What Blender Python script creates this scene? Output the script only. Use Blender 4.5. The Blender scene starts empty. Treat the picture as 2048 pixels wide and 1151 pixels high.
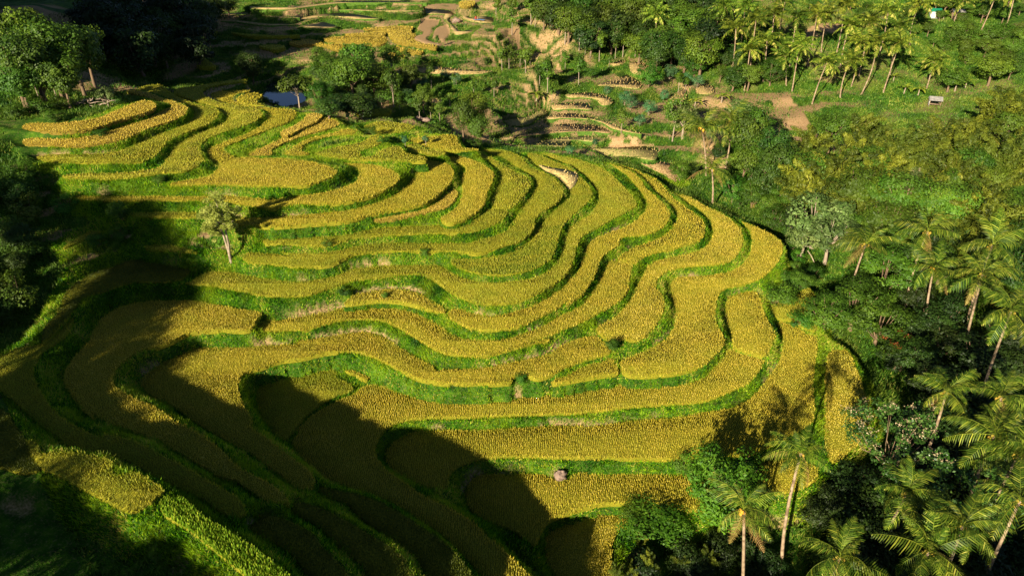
import bpy, math, random
import numpy as np
from mathutils import Vector, Matrix

# ------------------------------------------------------------------ camera, sky, sun, exposure
scn = bpy.context.scene
CAM_H, PITCH, FPX, CX, CY = 42.0, math.radians(30.0), 1365.0, 1024.0, 575.5
cam_data = bpy.data.cameras.new('camera'); cam = bpy.data.objects.new('camera', cam_data)
scn.collection.objects.link(cam); scn.camera = cam
cam.location = (0, 0, CAM_H); cam.rotation_euler = (math.pi/2-PITCH, 0, 0)
cam_data.sensor_width = 36.0; cam_data.lens = 36.0*FPX/2048.0
cam_data.clip_start = 0.5; cam_data.clip_end = 3000.0
SUN_AZ = math.radians(211.0)      # compass bearing of the sun, clockwise from +Y
SUN_EL = math.radians(20.0)
world = bpy.data.worlds.new('World'); scn.world = world; world.use_nodes = True
nt = world.node_tree; sky = nt.nodes.new('ShaderNodeTexSky'); sky.sky_type = 'NISHITA'
sky.sun_disc = False; sky.sun_elevation = SUN_EL; sky.sun_rotation = SUN_AZ
sky.air_density = 0.35; sky.dust_density = 0.2; sky.ozone_density = 1.0
bgn = nt.nodes['Background']; bgn.inputs['Strength'].default_value = 0.06
nt.links.new(sky.outputs['Color'], bgn.inputs['Color'])
sun_data = bpy.data.lights.new('sun', 'SUN'); sun_data.energy = 5.0; sun_data.angle = math.radians(0.5)
sun_data.color = (1.0, 0.88, 0.66)
sun = bpy.data.objects.new('sun', sun_data); scn.collection.objects.link(sun)
SDIR = Vector((math.sin(SUN_AZ)*math.cos(SUN_EL), math.cos(SUN_AZ)*math.cos(SUN_EL), math.sin(SUN_EL)))
sun.rotation_euler = SDIR.to_track_quat('Z', 'Y').to_euler()
vs = scn.view_settings; vs.view_transform = 'Standard'; vs.look = 'None'; vs.gamma = 1.0; vs.use_curve_mapping = False
vs.exposure = 1.05
scn.cycles.max_bounces = 5; scn.cycles.diffuse_bounces = 1; scn.cycles.glossy_bounces = 2; scn.cycles.transmission_bounces = 2
scn.cycles.transparent_max_bounces = 4
# ------------------------------------------------------------------ survey: picture directions to ground points at a known height
def ray(px, py):
    a, b = (px-CX)/FPX, -(py-CY)/FPX
    c, s = math.cos(PITCH), math.sin(PITCH)
    return np.array([a, c+b*s, -s+b*c])
def at(px, py, z):
    d = ray(px, py); t = (z-CAM_H)/d[2]
    return np.array([d[0]*t, d[1]*t, z])
def LZ(l):
    return l*1.06 if l < 0 else (l if l < 2.5 else 2.5+(l-2.5)*0.84)
TX = dict(A=0, B=500, C=1000, D=1448); TY = {'1': 0, '2': 280, '3': 540, '4': 811}
def trace(s):
    pts = []; tx = ty = 0; k = 1.0
    for w in s.split():
        if w[0] in 'ABCD':
            tx, ty = TX[w[0]], (240 if w == 'B2' else TY[w[1]]); k = 600/2031.0
        elif w[0] == 'F':
            tx = ty = 0; k = 1.0
        else:
            a, b = w.split(','); pts.append((tx+k*float(a), ty+k*float(b)))
    return np.array(pts)
def smooth(p, closed=True, step=3):
    n = len(p); out = []
    for i in range(n):
        p0, p1, p2, p3 = p[i-1], p[i], p[(i+1) % n], p[(i+2) % n]
        d = np.linalg.norm(p2-p1)
        m = max(1, min(10, int(d/step)))
        # centripetal-ish: damp tangents on sharp corners
        for j in range(m):
            t = j/m; l1, l0, l2 = np.linalg.norm(p2-p1)+1e-6, np.linalg.norm(p1-p0)+1e-6, np.linalg.norm(p3-p2)+1e-6
            m1 = (p2-p0)/(l0+l1)*l1; m2 = (p3-p1)/(l1+l2)*l1
            h = 2*t**3-3*t*t+1; g = t**3-2*t*t+t; q = -2*t**3+3*t*t; r = t**3-t*t
            out.append(h*p1+g*m1*0.9+q*p2+r*m2*0.9)
    return np.array(out)
# (name, level, kind, label, trace) kinds: rice (golden), gold (orange, ripe), green (greenish rice), dark (young crop, shade-darkened rice), beans, bare, wheat-dry
FIELDS = [
('nose_outer', -1.6, 'rice', 'golden rice paddy wrapping the outermost right nose of the hill beside the wooded gully',
 'C2 1640,545 1760,592 1860,645 1912,700 1905,760 1860,840 1800,900 1720,940 1600,972 1510,1000 C3 1476,160 1460,220 1455,280 1465,350 1500,420 1520,470 1500,510 1440,570 1380,620 1300,655 1200,680 1060,695 960,700 880,695 830,668 815,620 835,598 900,575 1000,530 1080,488 1150,430 1188,350 1190,260 1170,180 1160,110 1172,62 1220,38 C2 1300,917 1450,903 1560,880 1640,838 1690,770 1710,690 1700,620 1672,575'),
('nose_second', -0.6, 'rice', 'long golden rice paddy one step inside the outermost nose, ending above the bushy bund',
 'C2 1210,362 1290,382 1400,445 1500,492 1570,540 1620,590 1642,640 1640,700 1600,770 1540,815 1450,830 1300,840 1180,860 1110,890 1065,935 1055,985 1085,1025 C3 1102,160 1110,240 1080,320 1020,400 950,458 900,470 850,455 800,460 780,490 740,470 690,430 657,400 672,368 740,330 810,280 870,210 930,110 960,40 C2 962,960 985,880 1030,822 1120,792 1220,772 1340,742 1410,700 1445,640 1440,570 1410,520 1350,460 1270,412'),
('nose_third', 0.4, 'rice', 'golden rice paddy third from the gully, sweeping round the nose to a narrow tip',
 'C2 815,168 880,182 980,222 1070,272 1120,332 1180,390 1250,442 1320,490 1370,540 1387,600 1365,650 1320,682 1220,712 1110,737 1010,762 950,792 910,825 860,817 803,795 830,765 900,722 1000,687 1100,645 1160,600 1200,540 1200,490 1170,440 1120,390 1060,340 1000,280 950,225 880,195'),
('third_long', 0.3, 'rice', 'very long golden rice ribbon running from centre right to the dark notch at left',
 'C2 762,808 830,815 895,835 880,880 872,950 860,1010 820,1062 760,1102 C3 790,190 740,240 640,292 500,360 300,440 100,510 B3 2020,458 1900,490 1750,530 1600,565 1450,565 1330,550 1250,520 1130,450 1030,390 930,342 850,322 700,316 600,330 500,355 380,385 200,395 60,395 45,370 80,340 200,330 330,310 500,280 650,242 800,230 950,230 1080,260 1200,310 1270,360 1340,410 1430,452 1550,465 1700,455 1850,425 C3 100,430 250,390 400,310 520,240 600,170 660,80 C2 705,880 735,820'),
('nose_fourth', 1.4, 'rice', 'golden rice ribbon fourth from the gully, starting at comb-like tree shadows',
 'C2 745,152 800,170 850,190 900,215 950,262 980,310 1020,350 1080,400 1130,450 1147,500 1120,560 1060,600 990,627 900,637 830,647 802,670 800,700 750,732 700,770 670,820 640,900 600,970 540,1040 450,1100 C3 500,150 450,200 330,270 200,335 100,370 B3 1693,385 1600,388 1500,380 1420,350 1350,310 1345,285 1370,257 1440,262 1500,285 1620,300 1693,297 C3 100,268 200,240 330,170 430,100 500,30 C2 520,900 545,840 570,760 600,702 650,660 740,620 850,580 930,530 985,470 1000,430 985,382 950,332 900,272 850,220'),
('short_fourth', 1.4, 'rice', 'short curved rice strip tucked under the broad green bank left of centre',
 'B3 640,212 700,167 850,130 1000,120 1120,142 1220,195 1310,250 1320,276 1250,266 1130,226 1000,196 850,190 720,205'),
('fifth', 2.5, 'green', 'broad yellow-green paddy running from the ridge crest under the lone tree to its left tip',
 'C2 285,84 400,102 520,122 640,162 720,202 780,252 850,322 910,390 925,430 890,455 830,490 750,530 680,570 600,612 550,642 520,702 500,780 470,860 420,920 330,980 220,1040 100,1080 C3 0,214 B3 1600,218 1520,205 1440,180 1360,140 1290,90 1220,45 1150,20 1080,12 900,38 700,60 500,120 400,150 250,165 100,160 0,145 A3 1850,152 1650,130 1500,105 1400,90 1255,82 A2 1280,950 1340,915 1400,885 1500,880 1600,890 1750,922 1900,942 2030,952 B2 450,1068 600,1022 750,992 900,977 1100,967 1230,967 1300,982 1380,1032 1480,1072 1600,1087 1750,1087 1900,1062 2031,1012 C2 338,872 380,830 420,760 430,680 450,610 500,560 600,502 660,430 675,370 650,310 600,250 540,202 450,152 350,112'),
('sixth', 3.5, 'green', 'yellow-green paddy with a flattened bare brown patch near its top end',
 'C2 190,82 260,92 350,132 450,172 530,232 590,292 620,350 610,390 560,440 500,490 430,560 395,640 375,720 340,790 280,830 200,865 80,890 0,897 B2 1580,1026 1480,1006 1400,976 1362,946 1400,930 1550,925 1700,905 1850,860 1940,780 1980,700 C2 100,728 200,690 250,640 280,580 330,500 400,430 470,380 478,340 430,272 370,228 250,162 200,112'),
('seventh', 4.5, 'green', 'long rice paddy bending round the hill and thinning out right of the lone tree',
 'B2 1570,197 1700,198 1780,216 1850,262 1880,300 1940,330 C2 338,232 380,270 425,320 420,370 370,420 290,470 240,520 225,580 190,630 120,672 0,712 B2 1650,862 1540,886 1450,880 1380,872 1200,875 1000,872 850,882 700,900 550,960 430,975 300,980 200,966 80,956 0,946 A2 1640,790 1650,765 1700,752 1800,760 2030,772 B2 200,885 300,893 430,893 550,880 650,862 750,840 850,826 1000,820 1200,825 1400,825 1500,820 1600,790 1700,758 1790,700 1840,610 1900,520 1960,430 C2 60,588 110,530 150,450 220,370 250,300 240,250 170,200 100,160 0,102'),
('eighth', 5.5, 'green', 'squarish green-gold paddy held between two dark banks on the upper slope',
 'B2 1450,207 1560,216 1640,252 1720,302 1800,342 1870,380 1895,420 1880,470 1820,540 1770,583 1642,580 1650,510 1690,420 1700,370 1680,320 1620,272 1530,240'),
('eighth_low', 5.45, 'green', 'narrow rice strip below the squarish paddy, running left along the grassy steps',
 'B2 1642,592 1740,602 1735,630 1680,682 1600,716 1500,745 1350,752 1200,755 1000,762 850,772 700,786 560,828 450,838 300,830 100,820 82,800 150,786 300,782 500,776 700,746 850,726 1000,712 1200,706 1400,696 1500,670 1570,630 1612,600'),
('ninth', 6.5, 'rice', 'tall curved golden paddy with a blunt lower end on the upper slope',
 'B2 1200,250 1230,238 1350,232 1450,247 1550,282 1620,322 1650,362 1630,420 1600,490 1580,560 1530,610 1450,660 1350,685 1297,666 1292,650 1350,620 1410,570 1440,500 1435,400 1450,350 1470,325 1430,290 1340,272 1250,264'),
('spoon', 6.6, 'gold', 'thin spoon-shaped strip of ripe golden rice between two grassy banks',
 'B2 1382,460 1402,490 1380,540 1330,580 1200,612 1000,650 800,668 780,657 950,626 1100,602 1230,552 1310,492 1350,462'),
('tenth', 7.6, 'rice', 'wide golden paddy with a rounded right end below the leafy pocket',
 'B2 1042,292 1150,268 1250,272 1340,292 1370,330 1370,390 1320,450 1250,510 1180,550 1050,580 900,605 800,630 650,670 500,682 300,697 150,706 0,700 A2 1600,560 1590,515 1693,518 B2 100,650 250,642 400,627 550,612 700,577 830,556 930,520 1040,460 1100,400 1120,350 1090,322'),
('eleventh', 9.0, 'rice', 'crescent paddy curling round the oval one, crossed by the tree shadow',
 'B2 610,284 760,286 860,300 950,330 1010,370 1005,400 950,440 870,480 780,510 650,540 500,552 300,555 150,580 0,568 A2 1500,402 1200,396 740,398 500,385 520,372 1350,372 1500,367 1750,385 B2 150,530 350,500 500,480 620,450 700,420 735,380 732,332 680,295'),
('oval', 10.6, 'rice', 'large oval golden paddy on the brow of the hill',
 'A2 1150,292 1200,272 1400,240 1470,190 1500,142 1580,112 1800,115 B2 100,250 200,250 350,265 480,290 560,320 585,342 560,370 480,400 380,425 250,435 100,435 0,430 A2 1500,287 1300,290'),
('thirteenth', 9.7, 'green', 'yellow-green paddy with a hooked dark bay, just above the oval paddy',
 'B2 442,218 520,190 660,160 760,140 820,102 870,92 905,112 880,150 800,180 745,205 745,235 820,240 870,205 940,177 1000,168 1060,215 1180,242 1192,262 1100,266 850,262 600,247 500,235'),
('fourteenth', 8.3, 'green', 'small green-gold paddy beside two lollipop saplings at the top of the slope',
 'B2 1062,160 1100,152 1200,190 1310,207 1318,225 1225,232 1130,213 1075,195'),
('fifteenth', 7.6, 'rice', 'flat yellow paddy under the tall ivy-clad trees at the edge of the valley',
 'B2 1090,120 1200,106 1380,96 1412,150 1440,178 1540,192 1450,198 1330,198 1200,180 1110,150'),
('sixteenth', 8.0, 'green', 'half-shaded paddy behind the hill crest near the pond thicket',
 'B1 770,850 880,815 1000,825 1110,850 1080,870 950,895 850,900 780,872'),
('seventeenth', 7.8, 'green', 'small far paddy at the foot of the pale slender tree by the thicket',
 'B1 720,770 850,740 950,737 950,760 820,785 730,785'),
('upper_a', 14.6, 'gold', 'topmost ripe paddy of the upper left flight, beside the scrubby edge',
 'A1 150,850 200,825 350,825 500,815 650,790 800,735 900,692 980,674 1040,687 1050,712 1000,745 900,775 800,802 650,850 500,875 350,880 200,865'),
('upper_b', 13.4, 'gold', 'second paddy from the top of the upper left flight, a long wave of ripe rice',
 'A1 150,942 200,927 400,930 550,912 700,872 850,827 1000,782 1100,740 1165,712 1140,690 1050,668 950,637 850,612 900,605 1000,622 1100,660 1200,690 1262,722 1250,760 1180,802 1050,842 950,882 850,927 700,960 550,980 350,975 170,965'),
('upper_c', 12.2, 'green', 'third paddy of the upper left flight, shaded green at its left end',
 'A1 920,600 980,577 1080,567 1110,590 1150,620 1250,670 1350,702 1440,722 1477,752 1460,790 1400,832 1300,872 1200,912 1130,952 1080,1002 1040,1047 950,1087 800,1092 500,1090 300,1080 250,1052 400,1036 700,1030 850,997 950,952 1100,892 1250,832 1315,775 1320,745 1270,705 1150,670 1050,640 950,612'),
('upper_d', 11.4, 'green', 'fourth paddy of the upper left flight, a long S reaching up towards the pond',
 'A1 1180,622 1210,592 1350,572 1500,547 1650,532 1670,545 1500,562 1382,592 1362,620 1400,650 1500,690 1650,712 1740,732 1772,762 1740,802 1650,842 1500,890 1400,932 1347,980 1360,1040 1385,1085 A2 1375,130 1340,165 1250,200 1100,212 900,237 700,252 500,247 420,237 450,225 600,215 800,215 1000,190 1080,170 1130,120 1170,60 1200,20 A1 1250,942 1350,892 1450,852 1530,812 1545,782 1490,742 1400,704 1290,664'),
('upper_e', 10.7, 'rice', 'fifth paddy of the upper left flight, its hooked head lying by the pond',
 'A1 1430,642 1450,617 1600,607 1690,607 1640,622 1570,652 1580,680 1650,700 1750,720 1900,726 1990,742 2002,770 1960,812 1850,852 1700,912 1600,952 1505,990 1522,1022 1572,1055 1500,1085 1450,1083 1415,1042 1408,1012 1440,982 1550,942 1700,882 1780,832 1828,782 1805,748 1700,727 1550,692 1460,667'),
('upper_f', 10.6, 'rice', 'tiny pocket paddy at the water edge of the pond',
 'A1 1605,677 1650,642 1740,632 1772,655 1725,680 1735,700 1790,710 1700,708 1640,697'),
('upper_g', 10.6, 'gold', 'stubby orange paddy of dry ripe rice below the pond trees',
 'B1 210,882 300,840 370,792 382,767 440,759 485,775 450,810 350,860 240,914 212,905'),
('upper_h', 10.1, 'gold', 'slanting orange paddy of dry ripe rice with a straight left edge',
 'B1 0,1022 100,982 200,935 300,882 400,832 490,797 560,800 600,830 540,860 430,890 300,930 180,980 137,1010 142,1038 0,1043 A1 1682,1040 1760,1000'),
('upper_i', 9.9, 'rice', 'narrow curling paddy between two dark green banks just above the oval one',
 'B1 235,1030 300,980 400,930 550,895 650,866 720,876 700,895 600,905 500,920 400,950 350,985 338,1010 395,1035 300,1043'),
('notch_lower', -0.85, 'rice', 'golden paddy running below the dark notch and round into the shaded hollow',
 'A3 960,720 1000,690 1100,610 1200,565 1350,512 1500,516 1800,502 2031,487 B3 300,472 500,448 650,422 780,412 900,442 1000,510 1120,580 1230,640 1262,675 1310,664 1500,660 1700,630 1900,590 C3 338,556 400,510 500,465 630,437 700,475 755,520 740,546 600,585 450,640 340,693 260,716 200,703 170,680 B3 1860,690 1775,715 1765,743 1500,753 1300,748 1150,720 1050,680 950,630 850,580 750,545 650,535 500,545 350,580 200,600 80,640 A3 1640,690 1612,740 1607,800 1640,900 1700,990 B4 0,130 100,200 200,280 300,350 400,430 435,490 400,548 300,530 200,450 100,380 0,300 A4 1600,262 1500,200 A3 1400,1060 1300,1000 1200,920 1100,870 1000,820 960,765'),
('wedge', -1.5, 'rice', 'small wedge of rice between the bushy bund and the long bank',
 'C3 352,742 400,720 550,652 690,605 755,588 780,630 800,678 700,695 550,720 420,745 360,750'),
('bay', -3.05, 'green', 'rounded paddy set in the hollow, half in shadow, under the curved green bank',
 'B3 50,800 100,750 200,715 350,690 500,667 575,662 580,722 640,742 690,782 690,800 600,830 500,880 400,950 330,1020 270,1095 235,1130 190,1118 130,1050 80,980 50,880'),
('bay_strip', -2.7, 'rice', 'thin sliver of rice beside the ditch at the head of the hollow',
 'B3 640,667 720,680 800,720 780,732 700,692'),
('sweep', -3.2, 'rice', 'great sweeping paddy that crosses the middle and trails away to the bottom edge',
 'B3 850,768 950,800 1100,842 1300,887 1500,882 1700,872 1850,852 C3 150,852 350,820 600,782 850,760 1050,750 1250,727 1350,720 1400,690 1450,620 1500,560 1570,528 1650,550 1787,577 1788,612 1740,680 1680,750 1600,790 1500,830 1400,868 1200,893 1000,905 700,935 500,955 200,965 0,973 B3 1400,985 1200,987 1050,1002 960,1032 900,1080 860,1140 B4 845,262 850,320 890,390 960,450 1060,520 1180,600 1350,680 1500,770 1620,880 1740,990 1850,1100 1950,1200 1650,1200 1500,1052 1400,952 1300,852 1150,762 1050,692 950,632 800,592 650,532 530,492 420,412 330,312 285,222 A3 2031,1100 B3 320,1075 400,992 500,922 600,872 700,832 760,785'),
('panel', -2.75, 'rice', 'upright paddy with lodged patches of rice near the right end of the hill',
 'C3 1537,185 1600,152 1720,132 1760,190 1790,290 1850,400 1860,430 1830,520 1797,566 1700,547 1600,513 1582,490 1580,440 1540,370 1530,280'),
('front_long', -4.2, 'rice', 'broad front paddy with planted rows, darkened by a palm crown shadow',
 'C4 0,152 200,137 400,127 640,132 900,92 1050,82 1250,67 1400,32 C3 1560,930 1700,860 1790,760 1850,680 1900,600 1920,500 1915,420 1890,372 1870,342 D3 400,345 500,380 560,425 622,432 630,500 610,650 600,750 612,900 D4 600,90 540,140 450,180 380,230 250,282 150,325 0,322 C4 1200,345 1000,345 850,345 600,340 400,340 200,330 B4 1600,337 1500,357 1400,402 1350,452 1340,530 1320,568 1240,545 1100,492 980,432 930,372 930,290 980,240 1060,190 1180,160 1350,158 1550,158'),
('side_right', -5.3, 'rice', 'steep-edged paddy at the far right foot, striped with trunk shadows',
 'D3 720,550 830,532 870,600 920,720 960,850 985,950 D4 985,100 900,250 820,320 740,370 700,300 690,150 D3 692,850 692,700'),
('side_lower', -5.6, 'rice', 'paddy patch showing behind the tall leaning palm, edged by deep shade',
 'D4 200,402 340,362 480,352 620,402 640,450 600,502 500,552 380,580 280,582 230,500'),
('side_upper', -3.9, 'green', 'small tapering paddy against the scrub at the right foot of the hill',
 'D3 325,242 400,192 500,152 570,110 620,180 628,300 620,398 540,372 450,332 360,312'),
('front_second', -5.6, 'rice', 'front paddy with a boulder at its upper edge and a ragged green lower bank',
 'C4 0,457 270,457 380,495 470,490 500,452 700,457 1000,452 1180,457 1400,452 1440,560 1430,685 1180,690 1100,670 1020,642 880,642 700,647 550,682 430,722 330,762 270,850 235,930 180,890 100,830 B4 1600,760 1500,690 1460,600 1470,550 1510,480 1600,452'),
('front_third', -7.0, 'rice', 'lowest front paddy, mostly in shade, with a rounded head',
 'C4 300,950 322,850 400,782 550,727 700,705 850,732 865,780 800,832 762,900 750,1000 745,1200 450,1200 340,1060'),
('west_lit', 1.1, 'rice', 'big left paddy with a bright triangle of sun on its upper part',
 'A3 640,380 700,302 820,240 950,207 1100,197 1300,200 1500,232 1650,260 1760,282 1735,325 1690,388 1500,390 1350,400 1250,420 1150,470 1050,505 950,530 850,590 780,660 757,740 800,800 900,850 1050,920 1200,1020 1350,1100 A4 1500,290 1600,400 1700,450 1850,530 1930,600 1950,640 1850,640 1700,560 1600,490 1500,470 1400,412 1300,352 1200,292 1100,232 950,172 800,122 700,82 600,22 A3 640,1002 560,930 500,850 440,760 440,680 500,580 600,470'),
('west_shade', 2.3, 'green', 'shaded left paddy bounded by the dark curved bank, entering from the frame edge',
 'F -60,740 A3 0,572 100,522 280,480 400,362 470,292 492,320 440,420 350,490 280,540 240,600 215,680 240,760 300,860 370,950 480,1030 600,1090 700,1120 A4 700,180 850,210 1000,270 1150,350 1300,430 1450,520 1580,590 1640,650 1650,710 1580,740 1500,702 1350,602 1200,532 1050,472 950,402 850,352 700,302 500,282 400,202 250,102 150,2 A3 0,800 F -60,760'),
('crest_crop', 4.3, 'green', 'sunlit strip of leafy green-gold crop on the crest at lower left',
 'A4 180,225 230,232 272,310 400,297 550,312 700,342 752,380 740,430 780,460 900,437 1000,480 1100,560 1050,600 1020,640 880,700 820,682 700,620 500,512 350,432 262,400'),
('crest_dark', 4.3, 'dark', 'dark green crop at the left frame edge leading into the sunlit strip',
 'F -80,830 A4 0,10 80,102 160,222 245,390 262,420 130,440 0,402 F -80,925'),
('beans', 3.6, 'beans', 'raised leafy bean strip running diagonally out of the bottom edge',
 'A4 1070,650 1120,612 1220,612 1300,670 1430,770 1550,842 1650,902 1750,972 1850,1052 1990,1180 1760,1200 1600,1082 1450,962 1350,882 1250,802 1110,722'),
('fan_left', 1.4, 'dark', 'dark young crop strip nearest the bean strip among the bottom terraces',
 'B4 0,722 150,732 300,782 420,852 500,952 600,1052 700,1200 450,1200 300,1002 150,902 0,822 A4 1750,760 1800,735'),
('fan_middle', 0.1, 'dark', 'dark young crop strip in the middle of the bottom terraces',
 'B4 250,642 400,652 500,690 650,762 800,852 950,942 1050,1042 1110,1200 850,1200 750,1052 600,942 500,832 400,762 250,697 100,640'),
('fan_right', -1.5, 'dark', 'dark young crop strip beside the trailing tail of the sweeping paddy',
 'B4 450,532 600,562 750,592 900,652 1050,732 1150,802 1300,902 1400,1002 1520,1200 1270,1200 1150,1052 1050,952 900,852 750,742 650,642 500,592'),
('west_upper', 3.0, 'dark', 'large paddy coloured dark for the shade left of the ridge crest',  # dark crop colour stands in for the shade lying on this rice
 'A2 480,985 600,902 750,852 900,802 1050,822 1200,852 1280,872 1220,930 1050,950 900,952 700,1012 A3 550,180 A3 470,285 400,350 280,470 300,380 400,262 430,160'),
('dim_strip_a', 7.9, 'green', 'thin dim paddy strip behind the lone tree, lost in shade', 'A2 865,492 950,484 1330,482 1330,510 1000,508'),
('dim_strip_b', 5.0, 'green', 'small dim paddy left of the ridge crest below the lone tree', 'A2 980,712 1050,697 1250,722 1330,752 1200,740 1050,722'),
('dim_strip_c', 5.8, 'green', 'thin lit crop edge in the dark thicket at left', 'A2 425,720 520,652 620,606 680,620 600,650 500,692'),
('sixth_bare', 3.5, 'straw', 'flattened straw-coloured patch where the rice has fallen near the ridge crest', 'C2 262,168 350,188 430,198 525,232 515,290 470,335 440,300 380,250 300,205'),
('pond', 4.9, 'pond', 'small pond', 'F 528,188 540,168 552,160 575,166 600,178 612,196 600,212 572,216 552,212 542,204'),
# far valley
('gold_far_a', 11.2, 'gold', 'largest bright golden paddy of the far valley, curved round a bay of cracked mud',
 'B1 770,195 900,182 1100,180 1085,215 1120,240 1100,262 1150,290 1270,308 1260,322 1150,310 1000,285 965,272 945,240 930,208 880,200 780,205'),
('gold_far_b', 10.6, 'gold', 'bright golden paddy of the far valley just behind the thicket',
 'B1 500,262 600,248 760,240 880,240 920,262 930,285 880,300 820,300 700,285 520,270'),
('gold_far_c', 10.9, 'gold', 'thin golden rim strip between the two bright far paddies', 'B1 640,232 800,220 900,215 915,235 800,237 660,238'),
('gold_far_d', 9.9, 'gold', 'golden paddy strip at the left end of the far valley floor', 'B1 270,290 330,265 420,270 480,280 500,300 540,300 620,300 640,320 600,345 540,320 440,300 320,305'),
('gold_far_e', 10.0, 'gold', 'lower golden strip below the largest far paddy, its right end in tree shade', 'B1 985,310 1100,335 1180,348 1150,360 1060,350 990,330'),
('gold_far_f', 9.5, 'gold', 'ochre patch seen through the gap right of the thicket crown', 'B1 900,350 980,358 1050,375 1030,388 930,375'),
('gold_far_g', 10.0, 'green', 'dim far paddy at the shadow edge left of the valley floor', 'B1 60,312 130,303 230,308 240,322 170,340 110,325'),
('mud_far_a', 11.6, 'paint', 'brown ploughed paddy with cracked clods in the far valley', 'B1 1130,195 1160,150 1180,135 1290,140 1280,165 1240,190 1230,220 1200,265 1290,295 1270,305 1170,288 1110,262 1130,240 1175,225'),
('mud_far_b', 11.9, 'paint', 'tan bare paddy enclosed by green bunds in the far valley', 'B1 1250,200 1290,180 1340,178 1352,215 1340,250 1300,268 1240,255'),
('mud_far_c', 12.6, 'soil', 'long tan path-like bare terrace bending round the far bunds', 'B1 1140,88 1250,65 1350,72 1385,100 1340,130 1370,170 1400,190 1430,210 1560,195 1480,225 1380,232 1350,170 1310,120 1320,100 1200,95'),
('mud_far_d', 12.8, 'soil', 'bare tan threshing ground with a blue tarp in the far valley', 'B1 1430,60 1460,100 1520,125 1560,112 1650,120 1655,150 1560,155 1450,132 1425,100'),
('soil_far_e', 13.4, 'soil', 'narrow tan terrace high on the far slope', 'B1 320,128 480,95 640,88 820,112 880,125 700,128 520,112 340,138'),
('soil_far_f', 14.2, 'soil', 'thin tan terrace line second from the top of the far slope', 'B1 330,85 560,55 760,60 1000,72 1170,68 1000,82 760,72 560,68 340,98'),
('soil_far_g', 12.4, 'soil', 'patch of pale bare soil on the lower left of the far slope', 'B1 310,180 400,165 500,150 590,180 520,192 400,190'),
('soil_far_h', 16.2, 'soil', 'highest tan terrace line at the top edge', 'B1 0,45 250,50 430,30 640,8 900,5 1200,18 900,18 640,20 430,42 250,65 0,58'),
('soil_far_i', 15.4, 'gold', 'small golden paddy at the top edge of the far valley', 'B1 1415,15 1520,8 1510,35 1425,40'),
('soil_dim_a', 14.4, 'soil', 'dim tan terrace line in the shaded upper left of the far slope', 'A1 1380,110 1500,95 1700,85 1900,110 2031,118 1900,122 1700,97 1500,107'),
('soil_dim_b', 13.2, 'soil', 'second dim tan terrace line in the shaded part of the far slope', 'A1 1475,142 1600,135 1800,160 2000,165 1800,172 1600,148'),
('soil_dim_c', 12.3, 'soil', 'third dim tan terrace line in the shaded part of the far slope', 'A1 1500,178 1600,175 1750,200 2031,200 1750,212 1600,190'),
('soil_dim_d', 11.4, 'green', 'dim green terrace strip in the shaded valley head', 'A1 1570,222 1700,232 1850,240 2031,238 1850,250 1700,245'),
('soil_dim_e', 11.5, 'green', 'dim olive paddy in the deep shade left of the pond valley', 'A1 1170,270 1300,255 1400,235 1470,210 1450,235 1350,262 1250,275'),
('soil_dim_f', 10.4, 'green', 'dim olive wedge paddy in the deep shade above the upper flight', 'A1 1310,380 1350,370 1420,420 1460,450 1380,455 1340,450 1350,420'),
# right valley, harvested plots
('stub_a', 3.2, 'soil', 'pale stubble plot in the middle of the right-hand valley', 'C1 640,575 740,545 800,510 880,515 960,565 940,600 800,590 700,585'),
('stub_b', 4.2, 'soil', 'brown stubble plot with scattered stalks above the pale one', 'C1 870,430 960,420 1060,470 1080,490 1000,490 960,510 890,490'),
('stub_c', 2.2, 'soil', 'cloddy brown plot below the leafy hedge row', 'C1 440,640 600,625 720,650 765,680 750,705 690,712 640,672 560,660 460,660'),
('stub_d', 1.9, 'soil', 'narrow cloddy plot on the left of the leafy hedge', 'C1 350,710 500,695 610,705 620,740 480,735 360,742'),
('stub_e', 1.2, 'soil', 'long curved brown plot between two green bunds', 'C1 310,795 400,765 560,770 650,795 740,830 850,870 960,905 900,900 760,870 700,835 600,808 420,800 330,808'),
('stub_f', 0.5, 'mud', 'long cloddy brown plot with a pale earth heap at its end', 'C1 0,935 150,912 300,885 360,850 450,838 620,845 750,868 760,885 740,903 620,890 480,892 330,905 150,925 0,950'),
('stub_g', 0.0, 'earth', 'raised heap of pale orange earth beside the stream', 'C1 725,960 780,925 850,945 950,935 975,960 950,980 850,975'),
('stub_h', -0.4, 'dryrice', 'dry weedy plot along the stream below the cloddy field', 'C1 60,985 250,960 420,920 640,905 740,912 700,955 600,960 480,950 440,1010 250,985'),
('stub_i', -1.1, 'dryrice', 'dry weedy plot on the right of the stream bend', 'C1 580,1005 800,1000 950,990 1070,1010 1050,1080 900,1065 750,1060 620,1040'),
('stub_j', -1.9, 'mud', 'dark cloddy plot under the bank of the stream', 'C1 930,1085 1100,1095 1180,1120 1195,1240 1100,1180 960,1110'),
('stub_k', 4.0, 'soil', 'small orange clearing at the foot of the forest', 'C1 730,430 860,405 850,430 760,450'),
('stub_l', 2.8, 'soil', 'bare orange patch beside feathery shrubs', 'C1 1330,590 1440,580 1445,630 1330,635'),
('stub_m', 2.0, 'soil', 'bare tan patch under the banana plants of the middle valley', 'C1 1150,660 1250,600 1260,680 1230,700 1160,690'),
('stub_n', 1.0, 'earth', 'large bare orange slope plot left of the right-hand hut', 'D1 270,690 350,680 430,690 520,730 560,780 620,830 540,838 440,830 390,800 330,730'),
('stub_o', -1.3, 'earth', 'pale orange eroded bank above the bamboo thicket', 'D1 470,965 560,945 640,935 750,955 720,985 600,985 500,985'),
('stub_p', 0.2, 'soil', 'thin bare strip above the bamboo thicket', 'D1 740,825 860,812 1000,820 980,838 860,840 760,840'),
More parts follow.
